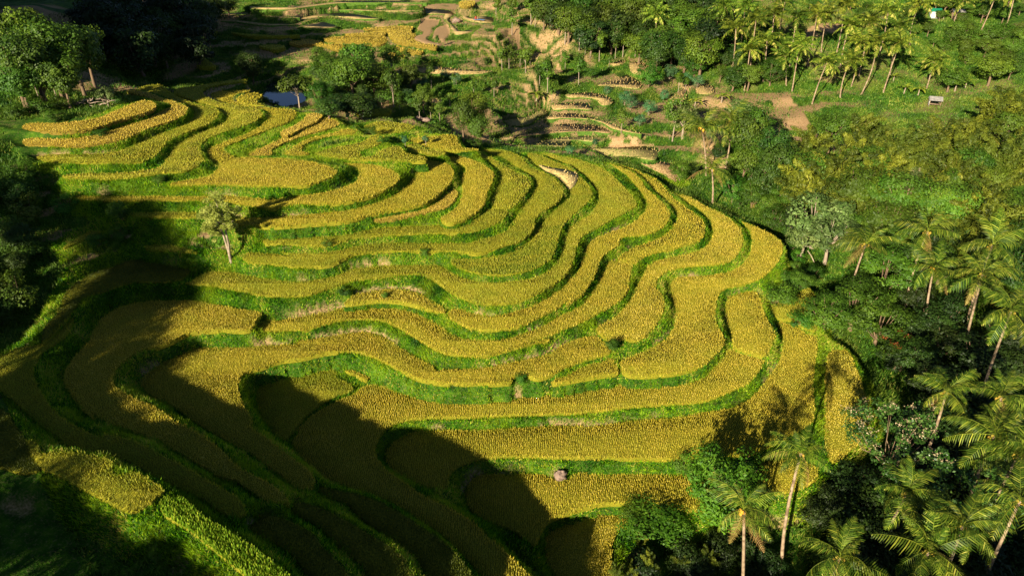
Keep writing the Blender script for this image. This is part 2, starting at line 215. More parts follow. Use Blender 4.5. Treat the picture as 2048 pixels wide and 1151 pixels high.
('stub_q', 8.6, 'earth', 'bare orange clearing under the upper palms', 'D1 530,285 620,260 780,245 770,275 640,300 540,305'),
('stub_r', 3.6, 'soil', 'tan strip by the slender trunks in the valley', 'C1 60,500 200,440 250,435 200,470 100,505'),
('stub_s', 9.0, 'earth', 'little orange earth mound between the saplings and the forest', 'C1 285,370 340,340 400,322 435,345 380,370'),
('stub_t', 7.8, 'soil', 'weedy tan terrace left of the slender trunks', 'B1 1090,470 1250,450 1450,470 1640,480 1560,500 1350,505 1150,490'),
('stub_u', 3.6, 'soil', 'narrow tan terrace among the saplings', 'B1 1220,590 1400,578 1560,572 1400,592 1240,602'),
('stub_v', 5.0, 'soil', 'short orange terrace behind the pale slender tree', 'B1 1000,690 1130,690 1250,660 1300,680 1250,700 1100,718 1010,705'),
('stub_w', -0.3, 'dryrice', 'weedy grey-green plot beside the ivy-clad trees', 'C1 0,820 200,780 300,730 340,770 260,800 180,850 60,860'),
('stub_x', 11.5, 'earth', 'thin orange track at the forest edge far up the valley', 'C1 0,240 130,220 140,240 60,250 10,252'),
]
# ------------------------------------------------------------------ helpers
MATS = {}
def new_mat(name, rough=0.8, spec=0.2):
    m = bpy.data.materials.new(name); m.use_nodes = True
    b = m.node_tree.nodes['Principled BSDF']; b.inputs['Roughness'].default_value = rough
    b.inputs['Specular IOR Level'].default_value = spec
    MATS[name] = m; return m, m.node_tree, b
def N(t, kind, **kw):
    n = t.nodes.new(kind)
    for k, v in kw.items():
        if hasattr(n, k): setattr(n, k, v)
        else: n.inputs[k].default_value = v
    return n
def ramp(t, stops):
    r = t.nodes.new('ShaderNodeValToRGB'); e = r.color_ramp.elements
    while len(e) < len(stops): e.new(0.5)
    for el, (p, c) in zip(e, stops): el.position = p; el.color = (*c, 1)
    return r
def leaf_mat(name, stops, big=None, rough=0.55, trans=0.35, spec=0.3, bigscale=0.35, bigamt=0.5):
    """per-leaf random tint through a colour ramp, patches of another hue, some light passing through"""
    m, t, b = new_mat(name, rough, spec); L = t.links.new
    a = N(t, 'ShaderNodeAttribute', attribute_name='tint')
    r = ramp(t, stops); L(a.outputs['Fac'], r.inputs[0]); col = r.outputs[0]
    if big:
        tc = N(t, 'ShaderNodeTexCoord'); g = N(t, 'ShaderNodeNewGeometry')
        nz = N(t, 'ShaderNodeTexNoise', Scale=bigscale, Detail=3.0); L(g.outputs['Position'], nz.inputs['Vector'])
        mr = N(t, 'ShaderNodeMapRange'); mr.inputs[1].default_value = 0.42; mr.inputs[2].default_value = 0.66
        mr.inputs[4].default_value = bigamt; L(nz.outputs[0], mr.inputs[0])
        mx = N(t, 'ShaderNodeMix', data_type='RGBA'); L(mr.outputs[0], mx.inputs[0]); L(col, mx.inputs[6])
        mx.inputs[7].default_value = (*big, 1); col = mx.outputs[2]
    L(col, b.inputs['Base Color'])
    tr = N(t, 'ShaderNodeBsdfTranslucent'); L(col, tr.inputs['Color'])
    ms = N(t, 'ShaderNodeMixShader', Fac=trans); L(b.outputs[0], ms.inputs[1]); L(tr.outputs[0], ms.inputs[2])
    L(ms.outputs[0], t.nodes['Material Output'].inputs[0]); return m
def noise_mat(name, c1, c2, scale=3.0, rough=0.85, c3=None, bump=0.0, detail=5.0, spec=0.2, coord='Object'):
    m, t, b = new_mat(name, rough, spec); L = t.links.new
    tc = N(t, 'ShaderNodeTexCoord'); nz = N(t, 'ShaderNodeTexNoise', Scale=scale, Detail=detail)
    L(tc.outputs[coord], nz.inputs['Vector'])
    st = [(0.35, c1), (0.65, c2)] if c3 is None else [(0.33, c1), (0.5, c2), (0.68, c3)]
    r = ramp(t, st); L(nz.outputs[0], r.inputs[0]); L(r.outputs[0], b.inputs['Base Color'])
    if bump:
        bp = N(t, 'ShaderNodeBump', Strength=bump, Distance=0.05); L(nz.outputs[0], bp.inputs['Height']); L(bp.outputs[0], b.inputs['Normal'])
    return m
def mesh_np(name, co, faces_flat, sizes, mat, tint=None, extra=None, smooth_shade=False):
    me = bpy.data.meshes.new(name); n = len(co)
    me.vertices.add(n); me.vertices.foreach_set('co', np.asarray(co, np.float32).ravel())
    me.loops.add(len(faces_flat)); me.loops.foreach_set('vertex_index', np.asarray(faces_flat, np.int32))
    sizes = np.asarray(sizes, np.int32); me.polygons.add(len(sizes))
    st = np.zeros(len(sizes), np.int32); st[1:] = np.cumsum(sizes)[:-1]
    me.polygons.foreach_set('loop_start', st); me.polygons.foreach_set('loop_total', sizes)
    if smooth_shade: me.polygons.foreach_set('use_smooth', np.ones(len(sizes), bool))
    if tint is not None:
        at_ = me.attributes.new('tint', 'FLOAT', 'POINT'); at_.data.foreach_set('value', np.asarray(tint, np.float32))
    for k, v in (extra or {}).items():
        at_ = me.attributes.new(k, 'FLOAT', 'POINT'); at_.data.foreach_set('value', np.asarray(v, np.float32))
    me.update(calc_edges=True)
    if mat is not None: me.materials.append(mat)
    return me
def link(name, me, parent=None, loc=None):
    o = bpy.data.objects.new(name, me); scn.collection.objects.link(o)
    if parent is not None: o.parent = parent
    if loc is not None: o.location = loc
    return o
def tag(o, label=None, cat=None, group=None, kind=None):
    if label: o['label'] = label
    if cat: o['category'] = cat
    if group: o['group'] = group
    if kind: o['kind'] = kind
    return o
class MB:
    """collects polygons; one build = one mesh object"""
    def __init__(s): s.v = []; s.f = []; s.t = []
    def quad(s, a, b, c, d, t=0.5):
        i = len(s.v); s.v += [a, b, c, d]; s.t += [t]*4; s.f.append((i, i+1, i+2, i+3))
    def tri(s, a, b, c, t=0.5):
        i = len(s.v); s.v += [a, b, c]; s.t += [t]*3; s.f.append((i, i+1, i+2))
    def tube(s, pts, rad, n=7, t=0.5, cap=True):
        pts = [np.array(p, float) for p in pts]; base = len(s.v); prev = None
        for i, p in enumerate(pts):
            d = pts[min(i+1, len(pts)-1)]-pts[max(i-1, 0)]; d = d/(np.linalg.norm(d)+1e-9)
            ref = np.array([1.0, 0, 0]) if abs(d[0]) < 0.9 else np.array([0, 1.0, 0])
            u = np.cross(d, ref); u /= np.linalg.norm(u); w = np.cross(d, u)
            for k in range(n):
                a = 2*math.pi*k/n; s.v.append(tuple(p+rad[i]*(math.cos(a)*u+math.sin(a)*w))); s.t.append(t)
        for i in range(len(pts)-1):
            for k in range(n):
                a = base+i*n+k; b = base+i*n+(k+1) % n; s.f.append((a, b, b+n, a+n))
        if cap: s.f.append(tuple(base+(len(pts)-1)*n+k for k in range(n)))
    def box(s, c, sz, t=0.5, rot=0.0):
        i = len(s.v); cr, sr = math.cos(rot), math.sin(rot)
        for z in (-1, 1):
            for x, y in ((-1, -1), (1, -1), (1, 1), (-1, 1)):
                X, Y = x*sz[0]/2, y*sz[1]/2
                s.v.append((c[0]+X*cr-Y*sr, c[1]+X*sr+Y*cr, c[2]+z*sz[2]/2)); s.t.append(t)
        for q in ((3, 2, 1, 0), (4, 5, 6, 7), (0, 1, 5, 4), (1, 2, 6, 5), (2, 3, 7, 6), (3, 0, 4, 7)): s.f.append(tuple(i+j for j in q))
    def mesh(s, name, mat, sm=False):
        fl = [j for f in s.f for j in f]; return mesh_np(name, np.array(s.v), fl, [len(f) for f in s.f], mat, s.t, smooth_shade=sm)
    def build(s, name, mat, parent=None, sm=False): return link(name, s.mesh(name, mat, sm), parent)
_r = np.random.RandomState(7); _lat = _r.rand(256, 256)
def vnoise(x, y, sc):
    x = np.asarray(x)/sc+91.3; y = np.asarray(y)/sc+47.7; xi = np.floor(x).astype(int); yi = np.floor(y).astype(int)
    fx = x-xi; fy = y-yi; fx = fx*fx*(3-2*fx); fy = fy*fy*(3-2*fy)
    g = lambda i, j: _lat[i % 256, j % 256]
    return (g(xi, yi)*(1-fx)+g(xi+1, yi)*fx)*(1-fy)+(g(xi, yi+1)*(1-fx)+g(xi+1, yi+1)*fx)*fy
def fbm(x, y, sc): return (vnoise(x, y, sc)*4+vnoise(x, y, sc/2.1)*2+vnoise(x, y, sc/4.3))/7
def inside(P, poly):
    x, y = P[..., 0], P[..., 1]; c = np.zeros(x.shape, bool)
    for i in range(len(poly)):
        x1, y1 = poly[i-1]; x2, y2 = poly[i]
        if y1 != y2: c ^= ((y1 > y) != (y2 > y)) & (x < (x2-x1)*(y-y1)/(y2-y1)+x1)
    return c

# ------------------------------------------------------------------ terrain
def axis(lo, hi, s, out_lo, out_hi):
    a = list(np.arange(lo, hi, s)); st = s
    while a[-1] < out_hi: st = min(st*1.06, 30 if a[-1] > 350 else 1.1); a.append(a[-1]+st)
    st = s; b = []
    x = lo
    while x > out_lo: st = min(st*1.06, 30 if x < -180 else 1.1); x -= st; b.append(x)
    return np.array(b[::-1]+a)
GX = axis(-64, 56, 0.36, -420, 520); GY = axis(22, 126, 0.36, -260, 900)
NX, NY = len(GX), len(GY)
XX, YY = np.meshgrid(GX, GY, indexing='ij')
CROP = dict(rice=0.5, gold=0.5, green=0.5, dark=0.45, beans=0.7, soil=0.06, mud=0.1, earth=0.25, dryrice=0.12, straw=0.34, pond=0.0, paint=0.0)
WPOLY = []
for (nm, lv, kd, lab, tr) in FIELDS:
    z = LZ(lv); h = CROP[kd]
    WPOLY.append((z, np.array([at(a, b, z+h*0.9)[:2] for a, b in smooth(trace(tr))])))
Z = np.full((NX, NY), np.nan); OWN = -np.ones((NX, NY), int)
EARTH = np.zeros((NX, NY), bool)
for k in np.argsort([w[0] for w in WPOLY], kind='stable'):
    z, w = WPOLY[k]
    i0, i1 = np.searchsorted(GX, [w[:, 0].min(), w[:, 0].max()]); j0, j1 = np.searchsorted(GY, [w[:, 1].min(), w[:, 1].max()])
    sl = (slice(i0, i1+1), slice(j0, j1+1)); m = inside(np.stack([XX[sl], YY[sl]], -1), w)
    if FIELDS[k][2] == 'earth': EARTH[sl] |= m; continue
    if FIELDS[k][2] == 'paint': EARTH[sl] |= m
    Z[sl][m] = z-(0.8 if FIELDS[k][2] == 'pond' else 0); OWN[sl][m] = k
# control points: picture x, y and the height of the bare ground there
CTRL = [(0,300,12),(60,330,11),(100,225,13),(20,170,14.5),(60,100,17),(250,150,9.5),(200,60,15),(400,150,8.5),(480,130,7.2),(520,150,6.3),(600,200,6.2),
 (560,225,6.3),(650,200,6.5),(700,180,6.5),(740,200,6.4),(640,150,7.6),(560,130,7.6),(800,220,5.8),(860,250,4.6),(940,285,4.2),(1000,200,5.8),(950,150,7.2),(1000,280,2.4),
 (1060,190,5.4),(1080,140,7.5),(1150,290,0.9),(1100,300,1.2),(1300,320,-1.5),(1350,345,-2.2),(1380,380,-2.6),(1430,410,-3.4),(1500,440,-4.4),(1560,480,-5.2),(1600,540,-6),(1640,600,-6.6),(1660,640,-6.8),
 (1700,720,-7.5),(1740,800,-8),(1720,900,-9),(1600,960,-8.2),(1500,980,-7.4),(1650,1040,-10),(1500,1080,-9.5),(1350,1100,-8.8),(1250,1150,-8.8),(1900,1100,-10.5),
 (2040,1100,-9.5),(1900,850,-8.5),(2040,800,-6.5),(1900,700,-7),(1800,600,-6),(2040,600,-4),(1700,500,-4.5),(1900,480,-2.5),(2040,450,-0.5),(1600,400,-2.4),(1750,380,-1.2),
 (1900,330,0.8),(2040,300,3),(1500,350,-1.4),(1480,300,-0.2),(1600,260,0.2),(1700,260,0.6),(1850,230,1.4),(2000,220,3.5),(1500,200,2.6),(1600,190,2.4),(1750,170,3),(1900,150,4.6),
 (2040,120,8),(1400,180,3.4),(1400,120,6),(1550,120,6.5),(1700,90,8.5),(1850,60,10.5),(2000,20,14),(1250,100,7.4),(1150,70,10),(1300,40,12),(1500,30,13),(1700,10,14),(1050,40,13),
 (1000,60,12.4),(1000,5,16),(850,5,16.5),(600,5,16),(450,30,14.6),(400,60,12.2),(330,20,15),(250,5,17),(100,20,20),
 (60,430,7),(150,420,6),(200,380,8),(330,420,8),(60,560,3.5),(200,560,3.2),(150,480,5),(330,560,2.4),(100,620,2.2),(20,680,2.2),(300,400,8.2),(380,620,1.2),
 (60,1000,1.6),(200,1050,1.2),(30,1120,1.5),(350,1100,1.0),(430,1120,0.9),(250,1130,1.1),(560,1120,1.2)]
cpts = [tuple(at(a, b, z)) for a, b, z in CTRL]
cpts += [(-130,80,14),(-120,120,15),(-150,160,17),(-180,220,20),(-165,5,34),(-127,5,40),(-110,5,37),(-92,5,31),(-84,5,26),(-76,5,20),(-71,5,16),(-62,5,13),(-54,5,11),(-49,5,10),(-43,5,9),(-36,5,7.5),(-23,5,4.5),(-18,5,3),(-9,5,-1),(0,5,-2),(14,5,-3),(30,5,-6),(60,10,-9),(-110,-25,38),(-76,-25,20),(-49,-25,12),(-18,-25,5),(20,-25,-2),(-100,60,16),(-112,95,22),(-118,118,26),(-100,110,19),(110,30,-8),(150,60,-3),(190,120,5),
 (230,170,14),(280,240,26),(200,260,28),(120,250,26),(40,250,19),(-40,250,18),(-110,250,19),(0,300,22),(-200,320,28),(200,340,42),(0,420,30),(-300,100,26),(-300,420,36),(300,480,60),(360,200,34),
 (360,0,10),(0,-100,0),(-200,-100,12),(200,-100,-5),(-400,-250,20),(400,-250,5),(0,-250,5),(-400,880,60),(0,880,55),(500,880,80),(500,300,50),(-400,300,50)]
pts = [np.array(cpts)]
for (z, w), F_ in zip(WPOLY, FIELDS):
    if F_[2] == 'earth': continue
    q = w[::max(1, len(w)//5)]; pts.append(np.column_stack([q, np.full(len(q), z)]))
pts = np.vstack(pts)
# thin out points that are nearly on top of each other
keep = []
for i, p in enumerate(pts):
    if all((p[0]-pts[j][0])**2+(p[1]-pts[j][1])**2 > 2.2 for j in keep): keep.append(i)
pts = pts[keep]; S0 = 50.0
def _k(r2): return np.where(r2 > 1e-12, 0.5*r2*np.log(np.maximum(r2, 1e-12)), 0)
A = pts[:, :2]/S0; n_ = len(A); K = _k(((A[:, None]-A[None])**2).sum(-1))+np.eye(n_)*0.004
Pm = np.column_stack([np.ones(n_), A]); M_ = np.block([[K, Pm], [Pm.T, np.zeros((3, 3))]])
sol = np.linalg.solve(M_, np.concatenate([pts[:, 2], np.zeros(3)]))
si = np.unique(np.concatenate([np.arange(0, NX, 6), [NX-1]])); sj = np.unique(np.concatenate([np.arange(0, NY, 6), [NY-1]]))
CG = np.empty((len(si), len(sj)))
for a, i in enumerate(si):
    q = np.column_stack([np.full(len(sj), GX[i]), GY[sj]])/S0
    CG[a] = _k(((q[:, None]-A[None])**2).sum(-1))@sol[:n_]+sol[n_]+q@sol[n_+1:]
tmp = np.array([np.interp(GX, GX[si], CG[:, j]) for j in range(len(sj))]).T
BASE = np.array([np.interp(GY, GY[sj], tmp[i]) for i in range(NX)])
known = ~np.isnan(Z); near = known.copy()
for _ in range(6):
    n2 = near.copy(); n2[1:] |= near[:-1]; n2[:-1] |= near[1:]; n2[:, 1:] |= near[:, :-1]; n2[:, :-1] |= near[:, 1:]; near = n2
fixed = known | ~near
H = np.where(known, Z, BASE)
for _ in range(140):
    a = H.copy(); a[1:-1, 1:-1] = (H[2:, 1:-1]+H[:-2, 1:-1]+H[1:-1, 2:]+H[1:-1, :-2])/4
    H = np.where(fixed, H, a)
# old, overgrown terracing of the valley slopes beyond the hill
tw = np.clip((YY-116)/6, 0, 1)*np.clip((84-XX)/12, 0, 1)*np.clip((XX+95)/10, 0, 1)*(~known); st_ = 1.35
tw = np.maximum(tw, np.clip((-33-XX)/3, 0, 1)*np.clip((YY-56)/3, 0, 1)*np.clip((100-YY)/4, 0, 1)*(~near))
hw = H+1.6*(fbm(XX, YY, 22.0)-0.5); fr = hw/st_-np.floor(hw/st_); ss = np.clip((fr-0.62)/0.38, 0, 1); ss = ss*ss*(3-2*ss)
H = H+tw*((ss-fr)*st_+0.25); FLAT = tw*(fr < 0.55)
def sweep(F, f, n):
    for _ in range(n):
        G = F.copy(); G[1:] = f(G[1:], F[:-1]); G[:-1] = f(G[:-1], F[1:]); G[:, 1:] = f(G[:, 1:], F[:, :-1]); G[:, :-1] = f(G[:, :-1], F[:, 1:]); F = G
    return F
# steepen the banks: flat lip, steep cut face
lo, hi = sweep(H, np.minimum, 4), sweep(H, np.maximum, 4); rl = np.clip((H-lo)/np.maximum(hi-lo, 0.2), 0, 1)
rs = np.clip((rl-0.28)/0.44, 0, 1); rs = rs*rs*(3-2*rs); H = np.where(near & ~known & (hi-lo < 3.2) & (YY < 122), lo+(hi-lo)*(0.25*rl+0.75*rs), H)
rough = fbm(XX, YY, 2.4)-0.5; big = fbm(XX, YY, 14.0)-0.5
edge = near & ~known
H = H+np.where(known, 0, np.where(near, 0.2*rough, (0.5*rough+1.0*big)*(1-0.7*tw)))
gxs, gys = np.gradient(H, GX, GY); SLOPE = np.hypot(gxs, gys)
def bil(F, x, y):
    i = np.clip(np.searchsorted(GX, x)-1, 0, NX-2); j = np.clip(np.searchsorted(GY, y)-1, 0, NY-2)
    fx = np.clip((x-GX[i])/(GX[i+1]-GX[i]), 0, 1); fy = np.clip((y-GY[j])/(GY[j+1]-GY[j]), 0, 1)
    return (F[i, j]*(1-fx)+F[i+1, j]*fx)*(1-fy)+(F[i, j+1]*(1-fx)+F[i+1, j+1]*fx)*fy
def gz(x, y): return float(bil(H, np.array([x]), np.array([y]))[0])
def hit(px, py, up=0.0):
    """the ground point under the spot that picture direction meets 'up' metres above the ground"""
    d = ray(px, py); t = 20.0
    for _ in range(4000):
        x, y, z = d[0]*t, d[1]*t, CAM_H+d[2]*t
        if z < gz(x, y)+up: break
        t += 0.25
    return np.array([x, y, gz(x, y)])
# bare earth shows where the foot of a bank faces down-slope
def sweep(F, f, n):
    for _ in range(n):
        G = F.copy(); G[1:] = f(G[1:], F[:-1]); G[:-1] = f(G[:-1], F[1:]); G[:, 1:] = f(G[:, 1:], F[:, :-1]); G[:, :-1] = f(G[:, :-1], F[:, 1:]); F = G
    return F
lo, hi = sweep(H, np.minimum, 5), sweep(H, np.maximum, 5)
REL = (H-lo)/np.maximum(hi-lo, 0.2)
SOIL = np.clip((fbm(XX, YY, 5.0)-0.50)*7, 0, 0.9)*np.clip((0.45-REL)*5, 0, 1)*np.clip((hi-lo-0.7)*3, 0, 1)*np.clip(gys*3, 0, 1)*(edge & (YY < 118))
_far = (YY > 118)
SOIL = np.maximum(SOIL, np.clip((fbm(XX, YY+30, 12.0)-0.40)*7, 0, 1)*FLAT*0.9)
SOIL = np.maximum(SOIL, np.clip((fbm(XX+50, YY, 9.0)-0.58)*9, 0, 1)*_far*np.where(XX > 55, 0.45, 0.9))
SOIL = np.maximum(SOIL, np.clip((fbm(XX, YY, 7.0)-0.22)*6, 0, 1)*FLAT*(YY > 168)*(XX < 2)*(XX > -64)*0.95)
SOIL = np.maximum(SOIL, EARTH*np.clip(0.2+1.9*fbm(XX, YY, 4.0), 0, 1.4))
gm, t, b = new_mat('ground', 0.95, 0.1); L = t.links.new
g = N(t, 'ShaderNodeNewGeometry'); a = N(t, 'ShaderNodeAttribute', attribute_name='soil')
n1 = N(t, 'ShaderNodeTexNoise', Scale=0.9, Detail=8.0); L(g.outputs['Position'], n1.inputs['Vector'])
n2 = N(t, 'ShaderNodeTexNoise', Scale=6.0, Detail=6.0); L(g.outputs['Position'], n2.inputs['Vector'])
r1 = ramp(t, [(0.3, (0.012, 0.045, 0.004)), (0.5, (0.03, 0.10, 0.005)), (0.7, (0.09, 0.18, 0.01))]); L(n1.outputs[0], r1.inputs[0])
r2 = ramp(t, [(0.3, (0.30, 0.17, 0.07)), (0.7, (0.56, 0.38, 0.20))]); L(n2.outputs[0], r2.inputs[0])
ad = N(t, 'ShaderNodeMath', operation='MULTIPLY_ADD'); L(n2.outputs[0], ad.inputs[0]); ad.inputs[1].default_value = 0.9; ad.inputs[2].default_value = -0.45
ad2 = N(t, 'ShaderNodeMath', operation='ADD', use_clamp=True); L(a.outputs['Fac'], ad2.inputs[0]); L(ad.outputs[0], ad2.inputs[1])
mx = N(t, 'ShaderNodeMix', data_type='RGBA'); L(ad2.outputs[0], mx.inputs[0]); L(r1.outputs[0], mx.inputs[6]); L(r2.outputs[0], mx.inputs[7])
L(mx.outputs[2], b.inputs['Base Color'])
bp = N(t, 'ShaderNodeBump', Strength=0.8, Distance=0.15); L(n2.outputs[0], bp.inputs['Height']); L(bp.outputs[0], b.inputs['Normal'])
idx = np.arange(NX*NY).reshape(NX, NY)
q = np.stack([idx[:-1, :-1], idx[1:, :-1], idx[1:, 1:], idx[:-1, 1:]], -1).reshape(-1)
me = mesh_np('terrain', np.column_stack([XX.ravel(), YY.ravel(), H.ravel()]), q, np.full(len(q)//4, 4), gm, extra={'soil': SOIL.ravel()}, smooth_shade=True)
tag(link('terrain', me), kind='structure')

# ------------------------------------------------------------------ crops
leaf_mat('rice', [(0.0, (0.34, 0.29, 0.025)), (0.3, (0.54, 0.455, 0.035)), (0.65, (0.72, 0.56, 0.055)), (1.0, (0.95, 0.78, 0.17))], (0.44, 0.44, 0.035), trans=0.25, bigscale=0.45, bigamt=0.55)
leaf_mat('gold', [(0.0, (0.50, 0.38, 0.04)), (0.4, (0.74, 0.54, 0.07)), (1.0, (0.94, 0.74, 0.18))], (0.62, 0.52, 0.05), trans=0.3, bigscale=0.5)
leaf_mat('green', [(0.0, (0.27, 0.30, 0.025)), (0.35, (0.45, 0.45, 0.03)), (0.65, (0.62, 0.55, 0.045)), (1.0, (0.86, 0.77, 0.15))], (0.34, 0.42, 0.03), trans=0.35, bigscale=0.4, bigamt=0.65)
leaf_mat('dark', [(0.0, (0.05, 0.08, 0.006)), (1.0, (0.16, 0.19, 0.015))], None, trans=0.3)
leaf_mat('beans', [(0.0, (0.05, 0.16, 0.008)), (0.6, (0.24, 0.40, 0.02)), (1.0, (0.62, 0.68, 0.06))], None, trans=0.35)
noise_mat('rice_under', (0.14, 0.14, 0.008), (0.26, 0.24, 0.012), 6.0)
noise_mat('under_gold', (0.12, 0.09, 0.012), (0.22, 0.16, 0.02), 6.0)
noise_mat('soil', (0.30, 0.20, 0.07), (0.52, 0.36, 0.16), 1.6, 0.95, (0.40, 0.34, 0.09), 0.7, 8)
noise_mat('mud', (0.16, 0.085, 0.035), (0.42, 0.28, 0.12), 2.8, 0.95, (0.50, 0.36, 0.18), 1.0, 9)
noise_mat('earth', (0.42, 0.24, 0.10), (0.66, 0.42, 0.20), 1.2, 0.95, (0.60, 0.42, 0.22), 0.7, 8)
noise_mat('dryrice', (0.26, 0.24, 0.07), (0.44, 0.34, 0.13), 1.2, 0.95, (0.18, 0.24, 0.04), 0.7, 8)
noise_mat('straw', (0.40, 0.27, 0.08), (0.62, 0.46, 0.20), 2.2, 0.95, (0.52, 0.44, 0.12), 0.8, 8)
noise_mat('bank', (0.05, 0.11, 0.012), (0.10, 0.19, 0.02), 3.0)
from mathutils.geometry import tessellate_polygon
rng = np.random.RandomState(3)
def tufts(P, z0, rad, hh, wid, nb, r):
    """nb pointed blades per tuft, leaning out from its root"""
    n = len(P); k = n*nb; ang = r.rand(k)*2*math.pi; px = np.repeat(P[:, 0], nb); py = np.repeat(P[:, 1], nb); zz = np.repeat(z0, nb)
    rr = rad*(0.3+0.9*r.rand(k)); h = hh*(0.6+0.7*r.rand(k)); dx, dy = np.cos(ang), np.sin(ang)
    w = wid*(0.7+0.6*r.rand(k))
    v = np.empty((k, 3, 3))
    v[:, 0] = np.column_stack([px-dy*w/2, py+dx*w/2, zz]); v[:, 1] = np.column_stack([px+dy*w/2, py-dx*w/2, zz])
    v[:, 2] = np.column_stack([px+dx*rr, py+dy*rr, zz+h])
    tt = np.repeat(np.clip(0.1+np.repeat(r.rand(n)*0.45, nb)+r.rand(k)*0.4, 0, 1), 3)
    return v.reshape(-1, 3), tt
def scatter(w, s, r, row=0.25):
    x0, y0 = w.min(0); x1, y1 = w.max(0); gx = np.arange(x0, x1, s); gy = np.arange(y0, y1, s)
    G = np.stack(np.meshgrid(gx, gy, indexing='ij'), -1).reshape(-1, 2); G = G+(r.rand(*G.shape)-0.5)*s*(2*row)
    return G[inside(G, w)]
for (nm, lv, kd, lab, tr), (z, w) in zip(FIELDS, WPOLY):
    h = CROP[kd]; D = math.hypot(w[:, 0].mean(), w[:, 1].mean()); crop = kd in ('rice', 'gold', 'green', 'dark', 'beans')
    if kd in ('pond', 'earth', 'paint'): continue
    top = z+h*(0.45 if crop else 1.0); n = len(w)
    FT_ = rng.uniform(-0.16, 0.12)
    if D > 125 and crop: top += 0.2
    vs_ = [(x, y, z-(0.3 if crop else 1.0)) for x, y in w]+[(x, y, top) for x, y in w]
    f = [(i, (i+1) % n, n+(i+1) % n, n+i) for i in range(n)]
    tri = tessellate_polygon([[Vector((x, y, 0)) for x, y in w]]); f += [(n+a, n+b, n+c) for a, b, c in tri]
    co = [np.array(vs_)]; fl = [j for q_ in f for j in q_]; sz = [len(q_) for q_ in f]; ti = [np.full(2*n, 0.25)]
    if crop:
        s = 0.135 if D < 62 else 0.165 if D < 95 else 0.25 if D < 130 else 0.42
        P = scatter(w, s, rng, 0.34)
        if nm in ('front_long', 'front_second', 'sweep'):      # planted in rows
            P = scatter(w, 0.19, rng, 0.26); P = np.vstack([P, P+np.column_stack([(rng.rand(len(P))-0.5)*0.06, np.full(len(P), 0.1)])])
        if nm == 'sixth':
            bw = [w2 for F2, (z2, w2) in zip(FIELDS, WPOLY) if F2[0] == 'sixth_bare'][0]; P = P[~inside(P, bw)]
        lod = P[vnoise(P[:, 0]+9, P[:, 1], 1.7) < (0.95 if nm in ('panel', 'nose_outer', 'front_second') else 1.1)]; P = lod
        q_ = s/0.145
        zb = np.full(len(P), top-0.05)+0.05*vnoise(P[:, 0], P[:, 1], 0.8)
        v, tt = tufts(P, zb, 0.105*q_, (0.165 if kd != 'beans' else 0.4)*(0.9+0.1*q_), 0.062*q_ if kd != 'beans' else 0.17, 4, rng); tt = np.clip(tt+FT_, 0, 1)
        co.append(v); k0 = 2*n; fl += list(range(k0, k0+len(v))); sz += [3]*(len(v)//3); ti.append(tt); k1 = k0+len(v)
        # rim: plants seen from the side along the edge of the plot
        seg = np.linalg.norm(np.roll(w, -1, 0)-w, axis=1); cum = np.concatenate([[0], np.cumsum(seg)]); m_ = int(cum[-1]/(0.09*q_))
        u_ = rng.rand(m_)*cum[-1]; ww = np.vstack([w, w[:1]]); R = np.column_stack([np.interp(u_, cum, ww[:, 0]), np.interp(u_, cum, ww[:, 1])])+(rng.rand(m_, 2)-0.5)*0.22
        v, tt = tufts(R, z-0.1+rng.rand(m_)*(top-z+0.1), 0.16*q_, 0.26, 0.08*q_, 3, rng); tt = tt*0.9
        co.append(v); fl += list(range(k1, k1+len(v))); sz += [3]*(len(v)//3); ti.append(tt)
    elif kd in ('mud', 'soil', 'dryrice', 'straw') and z < 7:      # clods and stubble standing on the plot
        P = scatter(w, 0.55 if kd == 'mud' else 0.8, rng, 0.45); P = P[rng.rand(len(P)) < 0.8]
        v, tt = tufts(P, np.full(len(P), top-0.03), 0.16, 0.2 if kd == 'mud' else 0.3, 0.22, 3, rng)
        co.append(v); k0 = 2*n; fl += list(range(k0, k0+len(v))); sz += [3]*(len(v)//3); ti.append(tt)
    me = mesh_np('rice_paddy' if crop else 'bare_plot', np.vstack(co), fl, sz, None, np.concatenate(ti))
    under = MATS['under_gold'] if kd == 'gold' else MATS['rice_under'] if crop else MATS[kd]
    me.materials.append(under); me.materials.append(MATS[kd]); me.materials.append(MATS['bank'])
    mi = np.zeros(len(sz), np.int32); mi[len(f):] = 1
    if not crop: mi[:n] = 2
    me.polygons.foreach_set('material_index', mi)
    name = {'beans': 'bean_bed', 'dark': 'rice_paddy', 'earth': 'bare_plot', 'mud': 'bare_plot', 'soil': 'bare_plot', 'dryrice': 'fallow_plot'}.get(kd, 'rice_paddy')
    tag(link(name, me), lab, {'bean_bed': 'bean bed', 'rice_paddy': 'rice paddy', 'bare_plot': 'bare plot', 'fallow_plot': 'fallow plot'}[name])
    if kd == 'beans': pass

